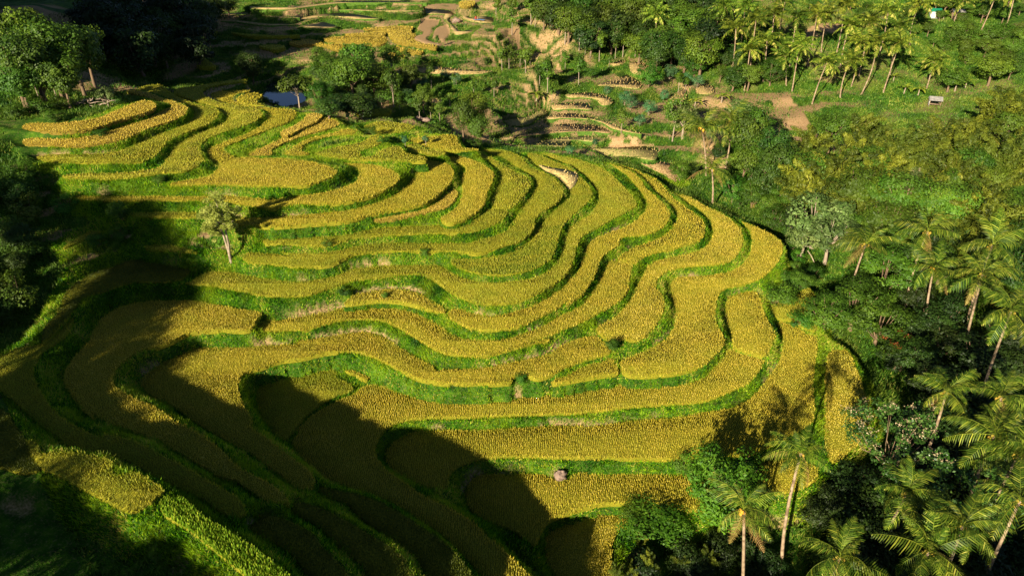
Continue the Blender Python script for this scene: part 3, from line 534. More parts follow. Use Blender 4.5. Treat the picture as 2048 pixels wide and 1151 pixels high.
# ------------------------------------------------------------------ grass on the banks and slopes
leaf_mat('grass', [(0.0, (0.008, 0.05, 0.002)), (0.38, (0.05, 0.21, 0.003)), (0.66, (0.20, 0.50, 0.006)), (0.86, (0.46, 0.68, 0.015)), (1.0, (0.74, 0.62, 0.12))], (0.40, 0.52, 0.015), trans=0.4, bigscale=0.3, bigamt=0.6)
leaf_mat('wild_grass', [(0.0, (0.015, 0.06, 0.005)), (0.4, (0.05, 0.16, 0.010)), (0.8, (0.13, 0.28, 0.02)), (1.0, (0.34, 0.36, 0.06))], (0.20, 0.26, 0.03), trans=0.35, bigscale=0.12, bigamt=0.6)
def grass(name, x0, x1, y0, y1, dens, hgt, wid, seed, cond, mat='grass'):
    r = np.random.RandomState(seed); n = int((x1-x0)*(y1-y0)*dens); x = x0+r.rand(n)*(x1-x0); y = y0+r.rand(n)*(y1-y0)
    i = np.clip(np.searchsorted(GX, x)-1, 0, NX-2); j = np.clip(np.searchsorted(GY, y)-1, 0, NY-2)
    hh4 = np.stack([H[i, j], H[i+1, j], H[i, j+1], H[i+1, j+1]]); free = (OWN[i, j] < 0) | (OWN[i+1, j+1] < 0) | (hh4.max(0)-hh4.min(0) > 0.4)
    ang = np.abs(x/np.maximum(y, 1)) < 0.95
    so = bil(SOIL, x, y); m = free & ang & (r.rand(n) > so*0.9) & (r.rand(n) < 0.38+0.36*bil(SLOPE, x, y)) & cond(i, j, x, y, r); x, y, i, j = x[m], y[m], i[m], j[m]
    z = bil(H, x, y)-0.03
    k = len(x); a = r.rand(k)*6.283; h = hgt*(0.5+0.9*r.rand(k))*(0.7+0.6*vnoise(x, y, 1.5)); w = wid*(0.6+0.8*r.rand(k)); lean = h*(0.2+0.6*r.rand(k))
    dx, dy = np.cos(a), np.sin(a); v = np.empty((k, 3, 3)); b2 = r.rand(k)*6.283
    v[:, 0] = np.column_stack([x-dy*w/2, y+dx*w/2, z]); v[:, 1] = np.column_stack([x+dy*w/2, y-dx*w/2, z])
    gx_, gy_ = gxs[i, j], gys[i, j]; gl = np.hypot(gx_, gy_)+0.3
    v[:, 2] = np.column_stack([x+np.cos(b2)*lean-gx_/gl*h*0.35, y+np.sin(b2)*lean-gy_/gl*h*0.35, z+h])
    tt = np.repeat(np.clip(1.2*fbm(x, y, 2.5)+0.9*r.rand(k)-0.55, 0, 1), 3)
    me = mesh_np(name, v.reshape(-1, 3), np.arange(3*k), np.full(k, 3), MATS[mat], tt)
    tag(link(name, me), {'bank_grass': 'fresh green grass growing over the banks between the rice paddies', 'scrub_grass': 'rough dark green grass on the slopes round the paddy hill', 'valley_grass': 'green grass over the far valley slopes and old terraces'}[name], 'grass', kind='stuff')
    return k
NEARM = near
ng = grass('bank_grass', -64, 60, 24, 118, 300, 0.30, 0.085, 11, lambda i, j, x, y, r: NEARM[i, j])
ng += grass('scrub_grass', -95, 75, 24, 118, 60, 0.42, 0.13, 14, lambda i, j, x, y, r: ~NEARM[i, j], 'wild_grass')
ng2 = grass('valley_grass', -100, 130, 118, 225, 55, 0.36, 0.17, 12, lambda i, j, x, y, r: r.rand(len(x)) < 0.95, 'wild_grass')
print('GRASS', ng, ng2, 'terrain', NX, NY)
# ------------------------------------------------------------------ plants: one mesh per kind and variant, shared by copies
noise_mat('bark_pale', (0.22, 0.17, 0.12), (0.44, 0.35, 0.25), 2.5, 0.9, None, 0.5)
noise_mat('bark_brown', (0.12, 0.08, 0.05), (0.28, 0.19, 0.11), 3.0, 0.9, None, 0.6)
noise_mat('palm_bark', (0.18, 0.12, 0.07), (0.42, 0.31, 0.20), 2.0, 0.9, None, 0.6)
noise_mat('bamboo_cane', (0.16, 0.15, 0.02), (0.34, 0.27, 0.05), 1.0, 0.6)
noise_mat('coconut', (0.22, 0.20, 0.03), (0.42, 0.28, 0.04), 3.0, 0.5)
noise_mat('coconut_ripe', (0.55, 0.26, 0.02), (0.70, 0.38, 0.05), 3.0, 0.5)
leaf_mat('lf_dark', [(0.0, (0.012, 0.035, 0.004)), (0.6, (0.035, 0.085, 0.008)), (1.0, (0.09, 0.16, 0.014))], None, trans=0.25)
leaf_mat('lf_mid', [(0.0, (0.02, 0.06, 0.005)), (0.6, (0.07, 0.16, 0.010)), (1.0, (0.17, 0.29, 0.02))], (0.11, 0.15, 0.015), trans=0.3, bigscale=0.1)
leaf_mat('lf_bright', [(0.0, (0.018, 0.05, 0.004)), (0.6, (0.06, 0.16, 0.010)), (1.0, (0.16, 0.30, 0.025))], None, trans=0.35)
leaf_mat('lf_grey', [(0.0, (0.04, 0.075, 0.015)), (0.6, (0.12, 0.18, 0.04)), (1.0, (0.28, 0.34, 0.11))], None, trans=0.25)
leaf_mat('lf_lone', [(0.0, (0.12, 0.17, 0.02)), (0.5, (0.38, 0.44, 0.07)), (1.0, (0.70, 0.72, 0.20))], None, trans=0.4)
leaf_mat('lf_vivid', [(0.0, (0.02, 0.07, 0.004)), (0.6, (0.09, 0.21, 0.010)), (1.0, (0.22, 0.36, 0.03))], None, trans=0.4)
leaf_mat('lf_painted_shade', [(0.0, (0.006, 0.018, 0.003)), (1.0, (0.035, 0.07, 0.008))], None, trans=0.2)  # near-black leaf colour paints in the shade of the gully and woods
leaf_mat('lf_feather', [(0.0, (0.03, 0.10, 0.03)), (0.6, (0.08, 0.21, 0.07)), (1.0, (0.18, 0.33, 0.12))], None, trans=0.3)
leaf_mat('lf_bamboo', [(0.0, (0.025, 0.05, 0.005)), (0.45, (0.12, 0.15, 0.010)), (0.85, (0.28, 0.31, 0.025)), (1.0, (0.44, 0.40, 0.06))], (0.10, 0.15, 0.015), trans=0.35, bigscale=0.09, bigamt=0.8)
leaf_mat('lf_palm', [(0.0, (0.02, 0.055, 0.004)), (0.5, (0.09, 0.16, 0.012)), (0.85, (0.25, 0.31, 0.03)), (1.0, (0.58, 0.52, 0.12))], None, rough=0.5, trans=0.3, spec=0.25)
leaf_mat('lf_palm_dry', [(0.0, (0.20, 0.13, 0.03)), (1.0, (0.50, 0.36, 0.10))], None, rough=0.6, trans=0.25)
leaf_mat('lf_banana', [(0.0, (0.10, 0.24, 0.015)), (1.0, (0.42, 0.50, 0.05))], None, rough=0.4, trans=0.4, spec=0.5)
leaf_mat('lf_bloom', [(0.0, (0.42, 0.34, 0.16)), (1.0, (0.74, 0.64, 0.36))], None, trans=0.3)
leaf_mat('lf_orange', [(0.0, (0.14, 0.05, 0.008)), (1.0, (0.42, 0.16, 0.03))], None, trans=0.3)
leaf_mat('lf_bigleaf', [(0.0, (0.03, 0.08, 0.01)), (0.6, (0.10, 0.22, 0.03)), (1.0, (0.30, 0.44, 0.10))], None, rough=0.35, trans=0.3, spec=0.5)
def vary(name):
    """each plant gets its own slight shade"""
    t = MATS[name].node_tree; oi = t.nodes.new('ShaderNodeObjectInfo'); b = t.nodes['Principled BSDF']; src = b.inputs['Base Color'].links[0].from_socket
    hs = t.nodes.new('ShaderNodeHueSaturation'); mr = t.nodes.new('ShaderNodeMapRange'); mr.inputs[3].default_value = 0.7; mr.inputs[4].default_value = 1.35
    t.links.new(oi.outputs['Random'], mr.inputs[0]); t.links.new(mr.outputs[0], hs.inputs['Value'])
    mh = t.nodes.new('ShaderNodeMapRange'); mh.inputs[3].default_value = 0.515; mh.inputs[4].default_value = 0.475
    fr = t.nodes.new('ShaderNodeMath'); fr.operation = 'FRACT'; ml = t.nodes.new('ShaderNodeMath'); ml.operation = 'MULTIPLY'; ml.inputs[1].default_value = 7.3
    t.links.new(oi.outputs['Random'], ml.inputs[0]); t.links.new(ml.outputs[0], fr.inputs[0]); t.links.new(fr.outputs[0], mh.inputs[0]); t.links.new(mh.outputs[0], hs.inputs['Hue'])
    for l in list(src.links):
        to = l.to_socket
        if to.node.type in ('BSDF_PRINCIPLED', 'BSDF_TRANSLUCENT'): t.links.new(hs.outputs[0], to)
    t.links.new(src, hs.inputs['Color'])
for m_ in [k for k in MATS if k.startswith('lf_') and k not in ('lf_lone', 'lf_bamboo')]: vary(m_)

def leaves_np(C, size, asp, up, r, droop=0.0, tint=None, out=None):
    """diamond leaves at points C with random facing, biased upward"""
    k = len(C); nrm = r.normal(size=(k, 3)); nrm[:, 2] = np.abs(nrm[:, 2])+up
    if out is not None: nrm = nrm*0.42+out*1.0
    nrm /= np.linalg.norm(nrm, axis=1)[:, None]
    a = r.normal(size=(k, 3)); a[:, 2] -= droop; a -= (a*nrm).sum(1)[:, None]*nrm; a /= np.linalg.norm(a, axis=1)[:, None]+1e-9; b = np.cross(nrm, a)
    s = (size*(0.6+0.8*r.rand(k)))[:, None]; v = np.empty((k, 4, 3))
    v[:, 0] = C-a*s*0.5; v[:, 1] = C+b*s*asp*0.5; v[:, 2] = C+a*s*0.5; v[:, 3] = C-b*s*asp*0.5
    t = np.repeat(np.clip(r.rand(k) if tint is None else tint+0.35*(r.rand(k)-0.5), 0, 1), 4)
    return v.reshape(-1, 3), t
def leaf_mesh(name, parts, mat):
    v = np.vstack([p[0] for p in parts]); t = np.concatenate([p[1] for p in parts])
    return mesh_np(name, v, np.arange(len(v)), np.full(len(v)//4, 4), MATS[mat], t)
def broad(seed, h=1.0, cw=0.8, base=0.35, ncl=26, per=90, ls=0.045, asp=0.55, mat='lf_mid', bark='bark_brown', trunk=0.028, up=0.5, flat=1.0, clr=0.17, forks=6):
    """unit tree (height 1): trunk with limbs to leaf clumps; returns trunk mesh, crown mesh"""
    r = np.random.RandomState(seed); cz = (1+base)/2; hz = (1-base)/2*0.86
    cen = []
    while len(cen) < ncl:
        p = r.normal(size=3); p /= np.linalg.norm(p); q = (0.35+0.65*r.rand()**0.5)
        p = p*q; c = np.array([p[0]*cw/2*0.82, p[1]*cw/2*0.82, cz+p[2]*hz*flat]); cen.append(c)
    parts = []
    for c in cen:
        rc = clr*(0.6+0.7*r.rand()); n = int(per*(0.6+0.8*r.rand())); d = r.normal(size=(n, 3)); d /= np.linalg.norm(d, axis=1)[:, None]; d *= (0.55+0.5*r.rand(n))[:, None]
        d[:, 2] *= 0.62; P = c+d*rc; P[:, 2] = np.maximum(P[:, 2], base*0.75); oc = (P-np.array([0, 0, cz])); oc /= np.linalg.norm(oc, axis=1)[:, None]+1e-6
        parts.append(leaves_np(P, ls, asp, up, r, 0.3, tint=0.25+0.5*r.rand(), out=d*0.8+oc*0.5))
    m = MB(); lean = (r.rand(2)-0.5)*0.06
    tr = [np.array([lean[0]*q*q, lean[1]*q*q, q*base*1.15]) for q in np.linspace(0, 1, 5)]
    m.tube(tr, [trunk*(1.25-0.5*q) for q in np.linspace(0, 1, 5)], 8)
    for c in sorted(cen, key=lambda c: -c[2])[:forks]+cen[:forks]:
        a = tr[-1 - r.randint(2)]; mid = (a+c)/2+np.array([0, 0, -0.03]); m.tube([a, mid, c], [trunk*0.5, trunk*0.32, trunk*0.1], 5)
    return m.mesh('trunk', MATS[bark], True), leaf_mesh('crown', parts, mat)
def bush(seed, **k):
    kw = dict(base=0.0, cw=1.3, ncl=20, per=130, trunk=0.02, clr=0.27, ls=0.065); kw.update(k); return broad(seed, **kw)
def bamboo(seed, n=15, per=330, ls=0.062, mat='lf_bamboo'):
    """clump of canes that arch outward, each ending in a hanging leafy plume"""
    r = np.random.RandomState(seed); m = MB(); parts = []
    for i in range(n):
        a = i*2.399+0.4*r.normal(); out = 0.10+0.50*r.rand()**0.8; hh = 0.62+0.42*r.rand(); bx, by = 0.05*r.normal(), 0.05*r.normal(); pts_ = []
        for q in np.linspace(0, 1, 7): pts_.append(np.array([bx+math.cos(a)*out*q**2.0, by+math.sin(a)*out*q**2.0, hh*(q*1.25-0.36*q**4)]))
        m.tube(pts_, [0.006*(1.1-q) for q in np.linspace(0, 1, 7)], 4)
        P = np.array(pts_); u = (0.38+0.62*r.rand(per)**0.8)*6; k0 = np.minimum(u.astype(int), 5); C = P[k0]+(P[np.minimum(k0+1, 6)]-P[k0])*(u-k0)[:, None]
        d = r.normal(size=(per, 3)); d /= np.linalg.norm(d, axis=1)[:, None]; wd = 0.085*np.sin(np.clip((u/6-0.25)/0.78, 0, 1)*math.pi)+0.02; off = d*wd[:, None]*(0.5+0.6*r.rand(per))[:, None]; off[:, 2] -= 0.35*wd
        parts.append(leaves_np(C+off, ls, 0.30, 0.1, r, 0.9, tint=0.12+0.72*r.rand(), out=d))
    return m.mesh('canes', MATS['bamboo_cane']), leaf_mesh('foliage', parts, mat)
def frond(seed, L=1.0, rise=0.5, droop=0.9, nl=30, lw=0.017, ll=0.22, mat='lf_palm'):
    """one frond in the x-z plane: rising then arching, leaflets hanging both sides"""
    r = np.random.RandomState(seed); m = MB(); q = np.linspace(0, 1, 12); ang = rise-droop*1.45*q**1.35; dl = L/11
    P = [np.zeros(3)]
    for k in range(11): P.append(P[-1]+dl*np.array([math.cos(ang[k]), 0, math.sin(ang[k])]))
    m.tube(P, [0.008*(1.15-x) for x in q], 4, 0.72); P = np.array(P)
    for i in range(nl):
        u = 0.14+0.86*(i+0.5)/nl; k = min(int(u*11), 10); c = P[k]+(P[k+1]-P[k])*(u*11-k); d = P[k+1]-P[k]; d /= np.linalg.norm(d)
        ln = ll*math.sin(math.pi*(0.16+0.80*u))*(0.65+0.5*r.rand())
        for s in (-1, 1):
            sd = np.array([d[0]*0.45, s*0.85, d[2]*0.45-0.28-0.25*r.rand()]); sd /= np.linalg.norm(sd); w = d*lw*(0.8+0.4*r.rand()); mid = c+sd*ln*0.55; tip = c+sd*ln+np.array([0, 0, -ln*0.28])
            t_ = 0.1+0.75*r.rand()+0.1*u
            m.quad(c-w/2, c+w/2, mid+w/2, mid-w/2, t_); m.tri(mid-w/2, mid+w/2, tip, t_)
    return m.mesh('frond', MATS[mat])
def palm_crown(seed, nf=24, nl=17):
    """joined crown for palms that are small in the view"""
    r = np.random.RandomState(seed); V = []; F = []; T = []; off = 0
    for i in range(nf):
        q = i/nf; fm = frond(seed*50+i, 0.9+0.25*r.rand(), 1.35-1.75*q+0.2*r.normal(), 0.75+0.35*r.rand(), nl, 0.045, 0.25)
        n = len(fm.vertices); co = np.empty(n*3); fm.vertices.foreach_get('co', co); co = co.reshape(-1, 3); t = np.empty(n); fm.attributes['tint'].data.foreach_get('value', t)
        a = i*2.4+0.3*r.normal(); ca, sa = math.cos(a), math.sin(a); V.append(np.column_stack([co[:, 0]*ca-co[:, 1]*sa, co[:, 0]*sa+co[:, 1]*ca, co[:, 2]])); T.append(t+(0.18 if q > 0.8 else 0))
        for p in fm.polygons: F.append([j+off for j in p.vertices])
        off += n; bpy.data.meshes.remove(fm)
    return mesh_np('crown', np.vstack(V), [j for f in F for j in f], [len(f) for f in F], MATS['lf_palm'], np.concatenate(T))
def nuts(n=9, rad=0.04, seed=1, mat='coconut'):
    r = np.random.RandomState(seed); m = MB()
    for i in range(n):
        a = r.rand()*6.283; c = np.array([math.cos(a)*0.09, math.sin(a)*0.09, -0.07+0.05*r.normal()])
        for j in range(4):
            for k in range(6):
                th0, th1, p0, p1 = math.pi*j/4, math.pi*(j+1)/4, 2*math.pi*k/6, 2*math.pi*(k+1)/6
                s = lambda th, p: c+rad*np.array([math.sin(th)*math.cos(p), math.sin(th)*math.sin(p), 1.2*math.cos(th)])
                m.quad(s(th0, p0), s(th1, p0), s(th1, p1), s(th0, p1))
    return m.mesh('coconuts', MATS[mat])
def banana(seed, n=9):
    r = np.random.RandomState(seed); m = MB(); s = MB(); s.tube([(0, 0, 0), (0.02, 0, 0.25), (0.0, 0.02, 0.5)], [0.05, 0.04, 0.025], 6)
    for i in range(n):
        a = i*2.4+0.4*r.normal(); up = 1.25-0.75*r.rand(); P = [np.array([0, 0, 0.45])]; d = up
        for k in range(6): P.append(P[-1]+0.12*np.array([math.cos(d)*math.cos(a), math.cos(d)*math.sin(a), math.sin(d)])); d -= 0.33
        sd = np.array([-math.sin(a), math.cos(a), 0]); W = [0.01, 0.06, 0.09, 0.095, 0.085, 0.06, 0.01]; t_ = 0.2+0.7*r.rand()
        for k in range(6):
            for sg in (-1, 1):
                e0, e1 = P[k]+sg*sd*W[k]+[0, 0, 0.02], P[k+1]+sg*sd*W[k+1]+[0, 0, 0.02]; m.quad(P[k], P[k+1], e1, e0, t_) if sg > 0 else m.quad(P[k+1], P[k], e0, e1, t_)
    return s.mesh('stem', MATS['bark_pale']), m.mesh('leaves', MATS['lf_banana'])

KIND = {
 'broad': ([broad(100+i, cw=0.95, ncl=44, per=130, ls=0.042, clr=0.16) for i in range(4)], ('trunk', 'crown'), 'broadleaf_tree', 'tree'),
 'dense': ([broad(120+i, cw=0.85, base=0.2, ncl=44, per=120, ls=0.042, mat='lf_dark', clr=0.17) for i in range(4)], ('trunk', 'crown'), 'dense_tree', 'tree'),
 'vivid': ([broad(250+i, cw=1.1, base=0.08, ncl=50, per=170, ls=0.036, clr=0.15, mat='lf_vivid') for i in range(2)], ('trunk', 'crown'), 'leafy_tree', 'tree'),
 'mound': ([bush(255+i, mat='lf_vivid') for i in range(2)], ('stem', 'foliage'), 'bush', 'bush'),
 'deep': ([broad(130+i, cw=1.0, base=0.1, ncl=40, per=100, ls=0.055, mat='lf_painted_shade', clr=0.18) for i in range(3)], ('trunk', 'crown'), 'shade_painted_tree', 'tree'),
 'slim': ([broad(140+i, cw=0.42, base=0.42, ncl=16, per=60, ls=0.06, clr=0.11, bark='bark_pale', trunk=0.012, forks=3) for i in range(4)], ('trunk', 'crown'), 'slender_tree', 'tree'),
 'open': ([broad(160+i, cw=1.0, base=0.42, ncl=34, per=46, ls=0.06, clr=0.12, bark='bark_pale', trunk=0.018, flat=0.85) for i in range(3)], ('trunk', 'crown'), 'open_crowned_tree', 'tree'),
 'lolli': ([broad(180+i, cw=0.55, base=0.45, ncl=12, per=80, ls=0.08, clr=0.15, mat='lf_feather', bark='bark_pale', trunk=0.02) for i in range(2)], ('trunk', 'crown'), 'sapling', 'sapling'),
 'feather': ([broad(200+i, cw=0.9, base=0.15, ncl=26, per=90, ls=0.07, clr=0.17, asp=0.3, mat='lf_feather', bark='bark_pale', trunk=0.015) for i in range(3)], ('trunk', 'crown'), 'feathery_shrub', 'shrub'),
 'bush': ([bush(220+i, mat='lf_bright') for i in range(3)], ('stem', 'foliage'), 'bush', 'bush'),
 'darkbush': ([bush(230+i, mat='lf_mid') for i in range(3)], ('stem', 'foliage'), 'bush', 'bush'),
 'lit': ([broad(240+i, cw=1.05, base=0.12, ncl=48, per=170, ls=0.034, clr=0.15, mat='lf_bright') for i in range(3)], ('trunk', 'crown'), 'leafy_tree', 'tree'),
 'grey': ([broad(260+i, cw=1.0, base=0.3, ncl=40, per=80, ls=0.045, clr=0.13, mat='lf_grey', bark='bark_pale') for i in range(2)], ('trunk', 'crown'), 'grey_leaved_tree', 'tree'),
 'bamboo': ([bamboo(300+i) for i in range(5)], ('canes', 'foliage'), 'bamboo_clump', 'bamboo'),
 'banana': ([banana(320+i) for i in range(3)], ('stem', 'leaves'), 'banana_plant', 'banana plant'),
}
USED = {}
LABELS = {}
def place(kind, P, h, label, group=None, wide=1.0, name=None, cat=None):
    vars_, pn, nm, ct = KIND[kind]; k = USED.get(kind, 0); USED[kind] = k+1
    a, b = vars_[k % len(vars_)]; e = bpy.data.objects.new(name or nm, None); scn.collection.objects.link(e); e.empty_display_size = 0.3
    e.location = (P[0], P[1], P[2]-0.05); e.rotation_euler = (0, 0, (k*2.17) % 6.28); e.scale = (h*wide, h*wide, h)
    link(pn[0], a, e); link(pn[1], b, e); tag(e, label, cat or ct, group); return e
def topz(B, px, py):
    d = ray(px, py); t = B[1]/d[1]; return np.array([d[0]*t, B[1], CAM_H+d[2]*t])
def crown_at(kind, px, py, h, label, group=None, wide=1.0, f=0.66, **k): return place(kind, hit(px, py, h*f), h, label, group, wide, **k)
def base_at(kind, px, py, pt, label, group=None, wide=1.0, **k):
    B = hit(px, py); h = topz(B, px, pt)[2]-B[2]; return place(kind, B, h, label, group, wide, **k)
FR = [frond(400+i, 1.0, 0.2, dr, 19, 0.024, ll) for i, (dr, ll) in enumerate([(0.7, .25), (0.95, .27), (1.25, .23), (0.85, .29), (1.1, .25)])]; FD = frond(410, 1.0, 0.1, 0.6, 22, mat='lf_palm_dry')
NUTS = nuts(); NUTM = nuts(7, 0.05, 3, 'coconut_ripe'); PCROWN = [palm_crown(20+i) for i in range(4)]
npalm = [0]
def palm(cx, cy, h=None, base=None, label='', group=None, R=3.6, big=False, thick=0.16, dry=3):
    """coconut palm: crown seen at (cx, cy); foot seen at base or under the crown for height h"""
    k = npalm[0]; npalm[0] += 1; r = np.random.RandomState(900+k)
    if base is not None:
        B = hit(*base); T = topz(B, cx, cy)
        if h is not None:        # foot hidden or outside: set by height, leaning along the seen line
            pass
    else:
        B = hit(cx, cy, h); T = B+np.array([0.4*r.normal(), 0, h])
        d = ray(cx, cy); t = (T[2]-CAM_H)/d[2]; T = np.array([d[0]*t, d[1]*t, T[2]]); bx_ = T[0]+h*(0.02+0.05*r.rand()) if cx != 1488 else T[0]+2.2; B = np.array([bx_, T[1], gz(bx_, T[1])])
    e = bpy.data.objects.new('coconut_palm', None); scn.collection.objects.link(e); e.location = tuple(B); e.empty_display_size = 0.3; tag(e, label, 'palm tree', group)
    D = T-B; m = MB(); cur = np.array([0.25*r.normal(), 0.3*r.normal(), 0])
    pts_ = [D*q+cur*math.sin(math.pi*q)+np.array([0, 0, -0.25 if q == 0 else 0]) for q in np.linspace(0, 1, 9)]
    m.tube(pts_, [thick*(1.35 if q == 0 else 1.0-0.35*q) for q in np.linspace(0, 1, 9)], 8); m.build('trunk', MATS['palm_bark'], e, True)
    if big:
        nf = 19+k % 5
        for i in range(nf):
            q = i/nf; el = 1.38-1.9*q+0.2*r.normal(); dd = i >= nf-dry
            o = link('frond', FD if dd else FR[(i*3+k) % 5], e); o.location = tuple(D+np.array([0, 0, 0.05])); s = R*(0.78+0.4*r.rand())*(0.75 if i < 3 else 1); o.scale = (s, s, s)
            o.rotation_euler = (0.25*r.normal(), -(el-0.2), i*2.399+0.4*r.normal())
        o = link('coconuts', NUTM if k in (1, 3, 6) else NUTS, e); o.location = tuple(D); o.scale = (R*0.9,)*3
    else:
        o = link('crown', PCROWN[k % 4], e); o.location = tuple(D); o.scale = (R, R, R*0.95); o.rotation_euler = (0.15*r.normal(), 0.15*r.normal(), r.rand()*6.28)
    return e
# ------------------------------------------------------------------ ridge with trees behind and left of the camera: it throws the long evening shade
SIL = [(-150,44),(-127,48.5),(-116,45.5),(-100,42),(-92,41.5),(-83,36),(-79,33.5),(-76,30),(-71,25),(-66,23.5),(-62,20.4),(-54,18.5),(-49,16.8),(-43,15.9),(-36,14.0),(-30,13.4),(-23,11.4),(-18,9.0),(-12,7.4),(-5,7.2),(4,8.0),(12,10.5),(24,11),(36,11),(50,9)]
sx, sz_ = zip(*SIL); rr = random.Random(5); x = -148
while x < 50:
    T = np.interp(x, sx, sz_); y = 5+rr.uniform(-2, 2); g = gz(x, y); h = T-g+rr.uniform(-0.8, 0.5)
    if h > 2.5: place('dense' if rr.random() < 0.75 else 'broad', (x, y, g), h, 'dark tree of the wood on the ridge behind the viewpoint', 'trees on the ridge behind the viewpoint', wide=max(0.9, 8.5/h))
    x += rr.uniform(3.2, 4.6)
for i in range(70):
    x = -96-rr.random()*38; y = 82+rr.random()*72
    if x/y > -0.84: x = -0.88*y-rr.random()*9
    g = gz(x, y); place('dense', (x, y, g), max(8, min(26, np.interp(y, [80, 95, 112, 150], [22, 30, 45, 53])-g)), 'dark tall tree on the shaded slope beyond the left edge', 'trees beyond the left edge', wide=0.8)
# ------------------------------------------------------------------ the lone tree and the single plants round the terraces
def two_stem():
    B = hit(462, 522); T = topz(B, 430, 388); h = T[2]-B[2]; e = bpy.data.objects.new('lone_tree', None); scn.collection.objects.link(e); e.location = tuple(B)
    tag(e, 'lone leafy tree with a pale forked trunk standing on the terraces at left', 'tree'); lx = T[0]-B[0]
    def ax(z): return np.array([lx*(z/h)**1.0+0.0, 0, z])
    m = MB(); m.tube([ax(-0.3), ax(1.2), ax(2.4)+[-.08, 0, 0], ax(h*.48)+[-.25, 0, 0], ax(h*.62)+[-.5, .2, 0]], [.2, .15, .12, .1, .06], 8)
    m.tube([ax(0.9), ax(2.2)+[.18, 0, 0], ax(h*.45)+[.22, 0, 0], ax(h*.7)+[.3, .1, 0]], [.15, .12, .11, .07], 8); r = np.random.RandomState(77); parts = []
    blobs = [(-.1, .95, .9), (-.9, .86, .9), (.5, .86, .8), (-1.3, .75, 1.0), (0, .78, 1.2), (1.0, .74, 1.0), (-1.9, .64, 1.0), (-.8, .64, 1.1), (.4, .66, 1.1), (1.4, .62, .8), (-1.6, .54, .8), (-.9, .5, .8), (-.1, .55, .9), (.7, .55, .7), (1.1, .52, .6), (-.8, .43, .6), (-.5, .70, 1.2)]
    for bx, q, s in blobs:
        for k in range(5):
            c = ax(h*q)+np.array([bx*0.92, r.normal()*0.7, 0])+r.normal(size=3)*0.42*s; n = 190; d = r.normal(size=(n, 3)); d /= np.linalg.norm(d, axis=1)[:, None]; d *= (0.5+0.5*r.rand(n))[:, None]
            parts.append(leaves_np(c+d*0.52*s*np.array([1, 1, .75]), 0.17, 0.6, 0.4, r, 0.3, tint=0.3+0.45*r.rand()))
        a = ax(h*0.5); c = ax(h*q)+np.array([bx, 0, 0]); m.tube([a, (a+c)/2, c], [.07, .05, .02], 5)
    m.build('trunk', MATS['bark_pale'], e, True); link('crown', leaf_mesh('crown', parts, 'lf_lone'), e)
two_stem()
ORD = ['first', 'second', 'third', 'fourth', 'fifth', 'sixth', 'seventh', 'eighth', 'ninth', 'tenth', 'eleventh', 'twelfth']
NOUN = dict(broad='rounded green tree', dense='dark green tree', deep='tree painted shade-dark', slim='slender tree', lit='bright green tree', bamboo='feathery bamboo clump', bush='bright green bush', darkbush='dark green bush', feather='feathery blue-green shrub')
def relabel(items, place, noun=None):
    """each plant of a stand is told apart by its row (from the back) and its place in the row"""
    n = len(items); m = min(12, max(3, math.ceil(math.sqrt(n*1.7)))); items = sorted(items, key=lambda q: q[1]); rows = [items[i:i+m] for i in range(0, n, m)]
    for j, row in enumerate(rows):
        rn = ', %s row down' % ORD[j] if len(rows) > 1 else ''
        for i, (px, py, kd, o) in enumerate(sorted(row, key=lambda q: q[0])): o['label'] = '%s %s, %s from left%s' % (noun or NOUN[kd], place, ORD[i], rn)
# ---- palms near the camera: foot and crown as seen
for (cx, cy, bx, by, R, lab, dry) in [
 (1602, 905, 1562, 1149, 3.1, 'tallest coconut palm, its long pale trunk rising from the bottom edge', 3),
 (1868, 535, 1850, 662, 4.0, 'coconut palm with a reddish leaning trunk right of the flowering orange bush', 2),
 (1965, 548, 1922, 718, 4.3, 'coconut palm with a long leaning trunk right of the reddish-trunked one', 1),
 (1430, 255, 1412, 352, 5.0, 'coconut palm left of a pair by the stream, with orange nuts', 2),
 (1462, 243, 1451, 335, 5.0, 'coconut palm right of a pair by the stream, with an orange dry frond', 1),
 (1424, 338, 1425, 408, 4.4, 'short coconut palm in front of the pair by the stream', 2)]:
    palm(cx if cx != 1430 else 1403, cy, base=(bx, by), label=lab, R=R, big=True, dry=dry)
for (cx, cy, h, R, lab, dry) in [
 (1488, 1018, 14.2, 3.1, 'coconut palm with drooping yellow fronds and orange nuts, left of the tallest palm', 5),
 (1680, 1112, 9, 3.9, 'squat palm crown at the bottom edge, right of the two tall palm trunks', 1),
 (1858, 1100, 10, 4.1, 'broad palm crown cut by the bottom edge near the right corner', 1),
 (1925, 1050, 11, 3.6, 'bright palm crown just behind the one at the bottom right corner', 0),
 (2040, 1000, 13, 4.0, 'coconut palm at the right edge with a long slanting trunk beside the large-leaved tree', 1),
 (1893, 782, 12, 3.5, 'coconut palm crown standing alone against deep shade below the leaning palm', 1),
 (2003, 792, 13, 3.5, 'coconut palm crown with coconuts right of the one in deep shade', 1),
 (2022, 622, 14, 4.0, 'coconut palm crown at the right edge with wide glossy fronds', 0),
 (1732, 488, 11, 3.9, 'coconut palm in the bamboo with hanging yellow fronds, leftmost of the hillside palms', 3),
 (1855, 462, 12, 4.2, 'coconut palm with arching fronds behind the reddish-trunked one', 1),
 (1985, 490, 12, 4.4, 'dark coconut palm behind the leaning one near the right edge', 0),
 (1815, 985, 9, 3.6, 'dim young palm with one upright pale leaf under the blossoming tree', 0),
 (1990, 870, 12, 4.0, 'dim coconut palm between the large-leaved tree and the right edge', 0),
 (2040, 905, 12, 3.8, 'shaded coconut palm at the right edge above the slanting trunk', 0)]:
    palm(cx, cy, h=h, label=lab, R=R, big=True, dry=dry)
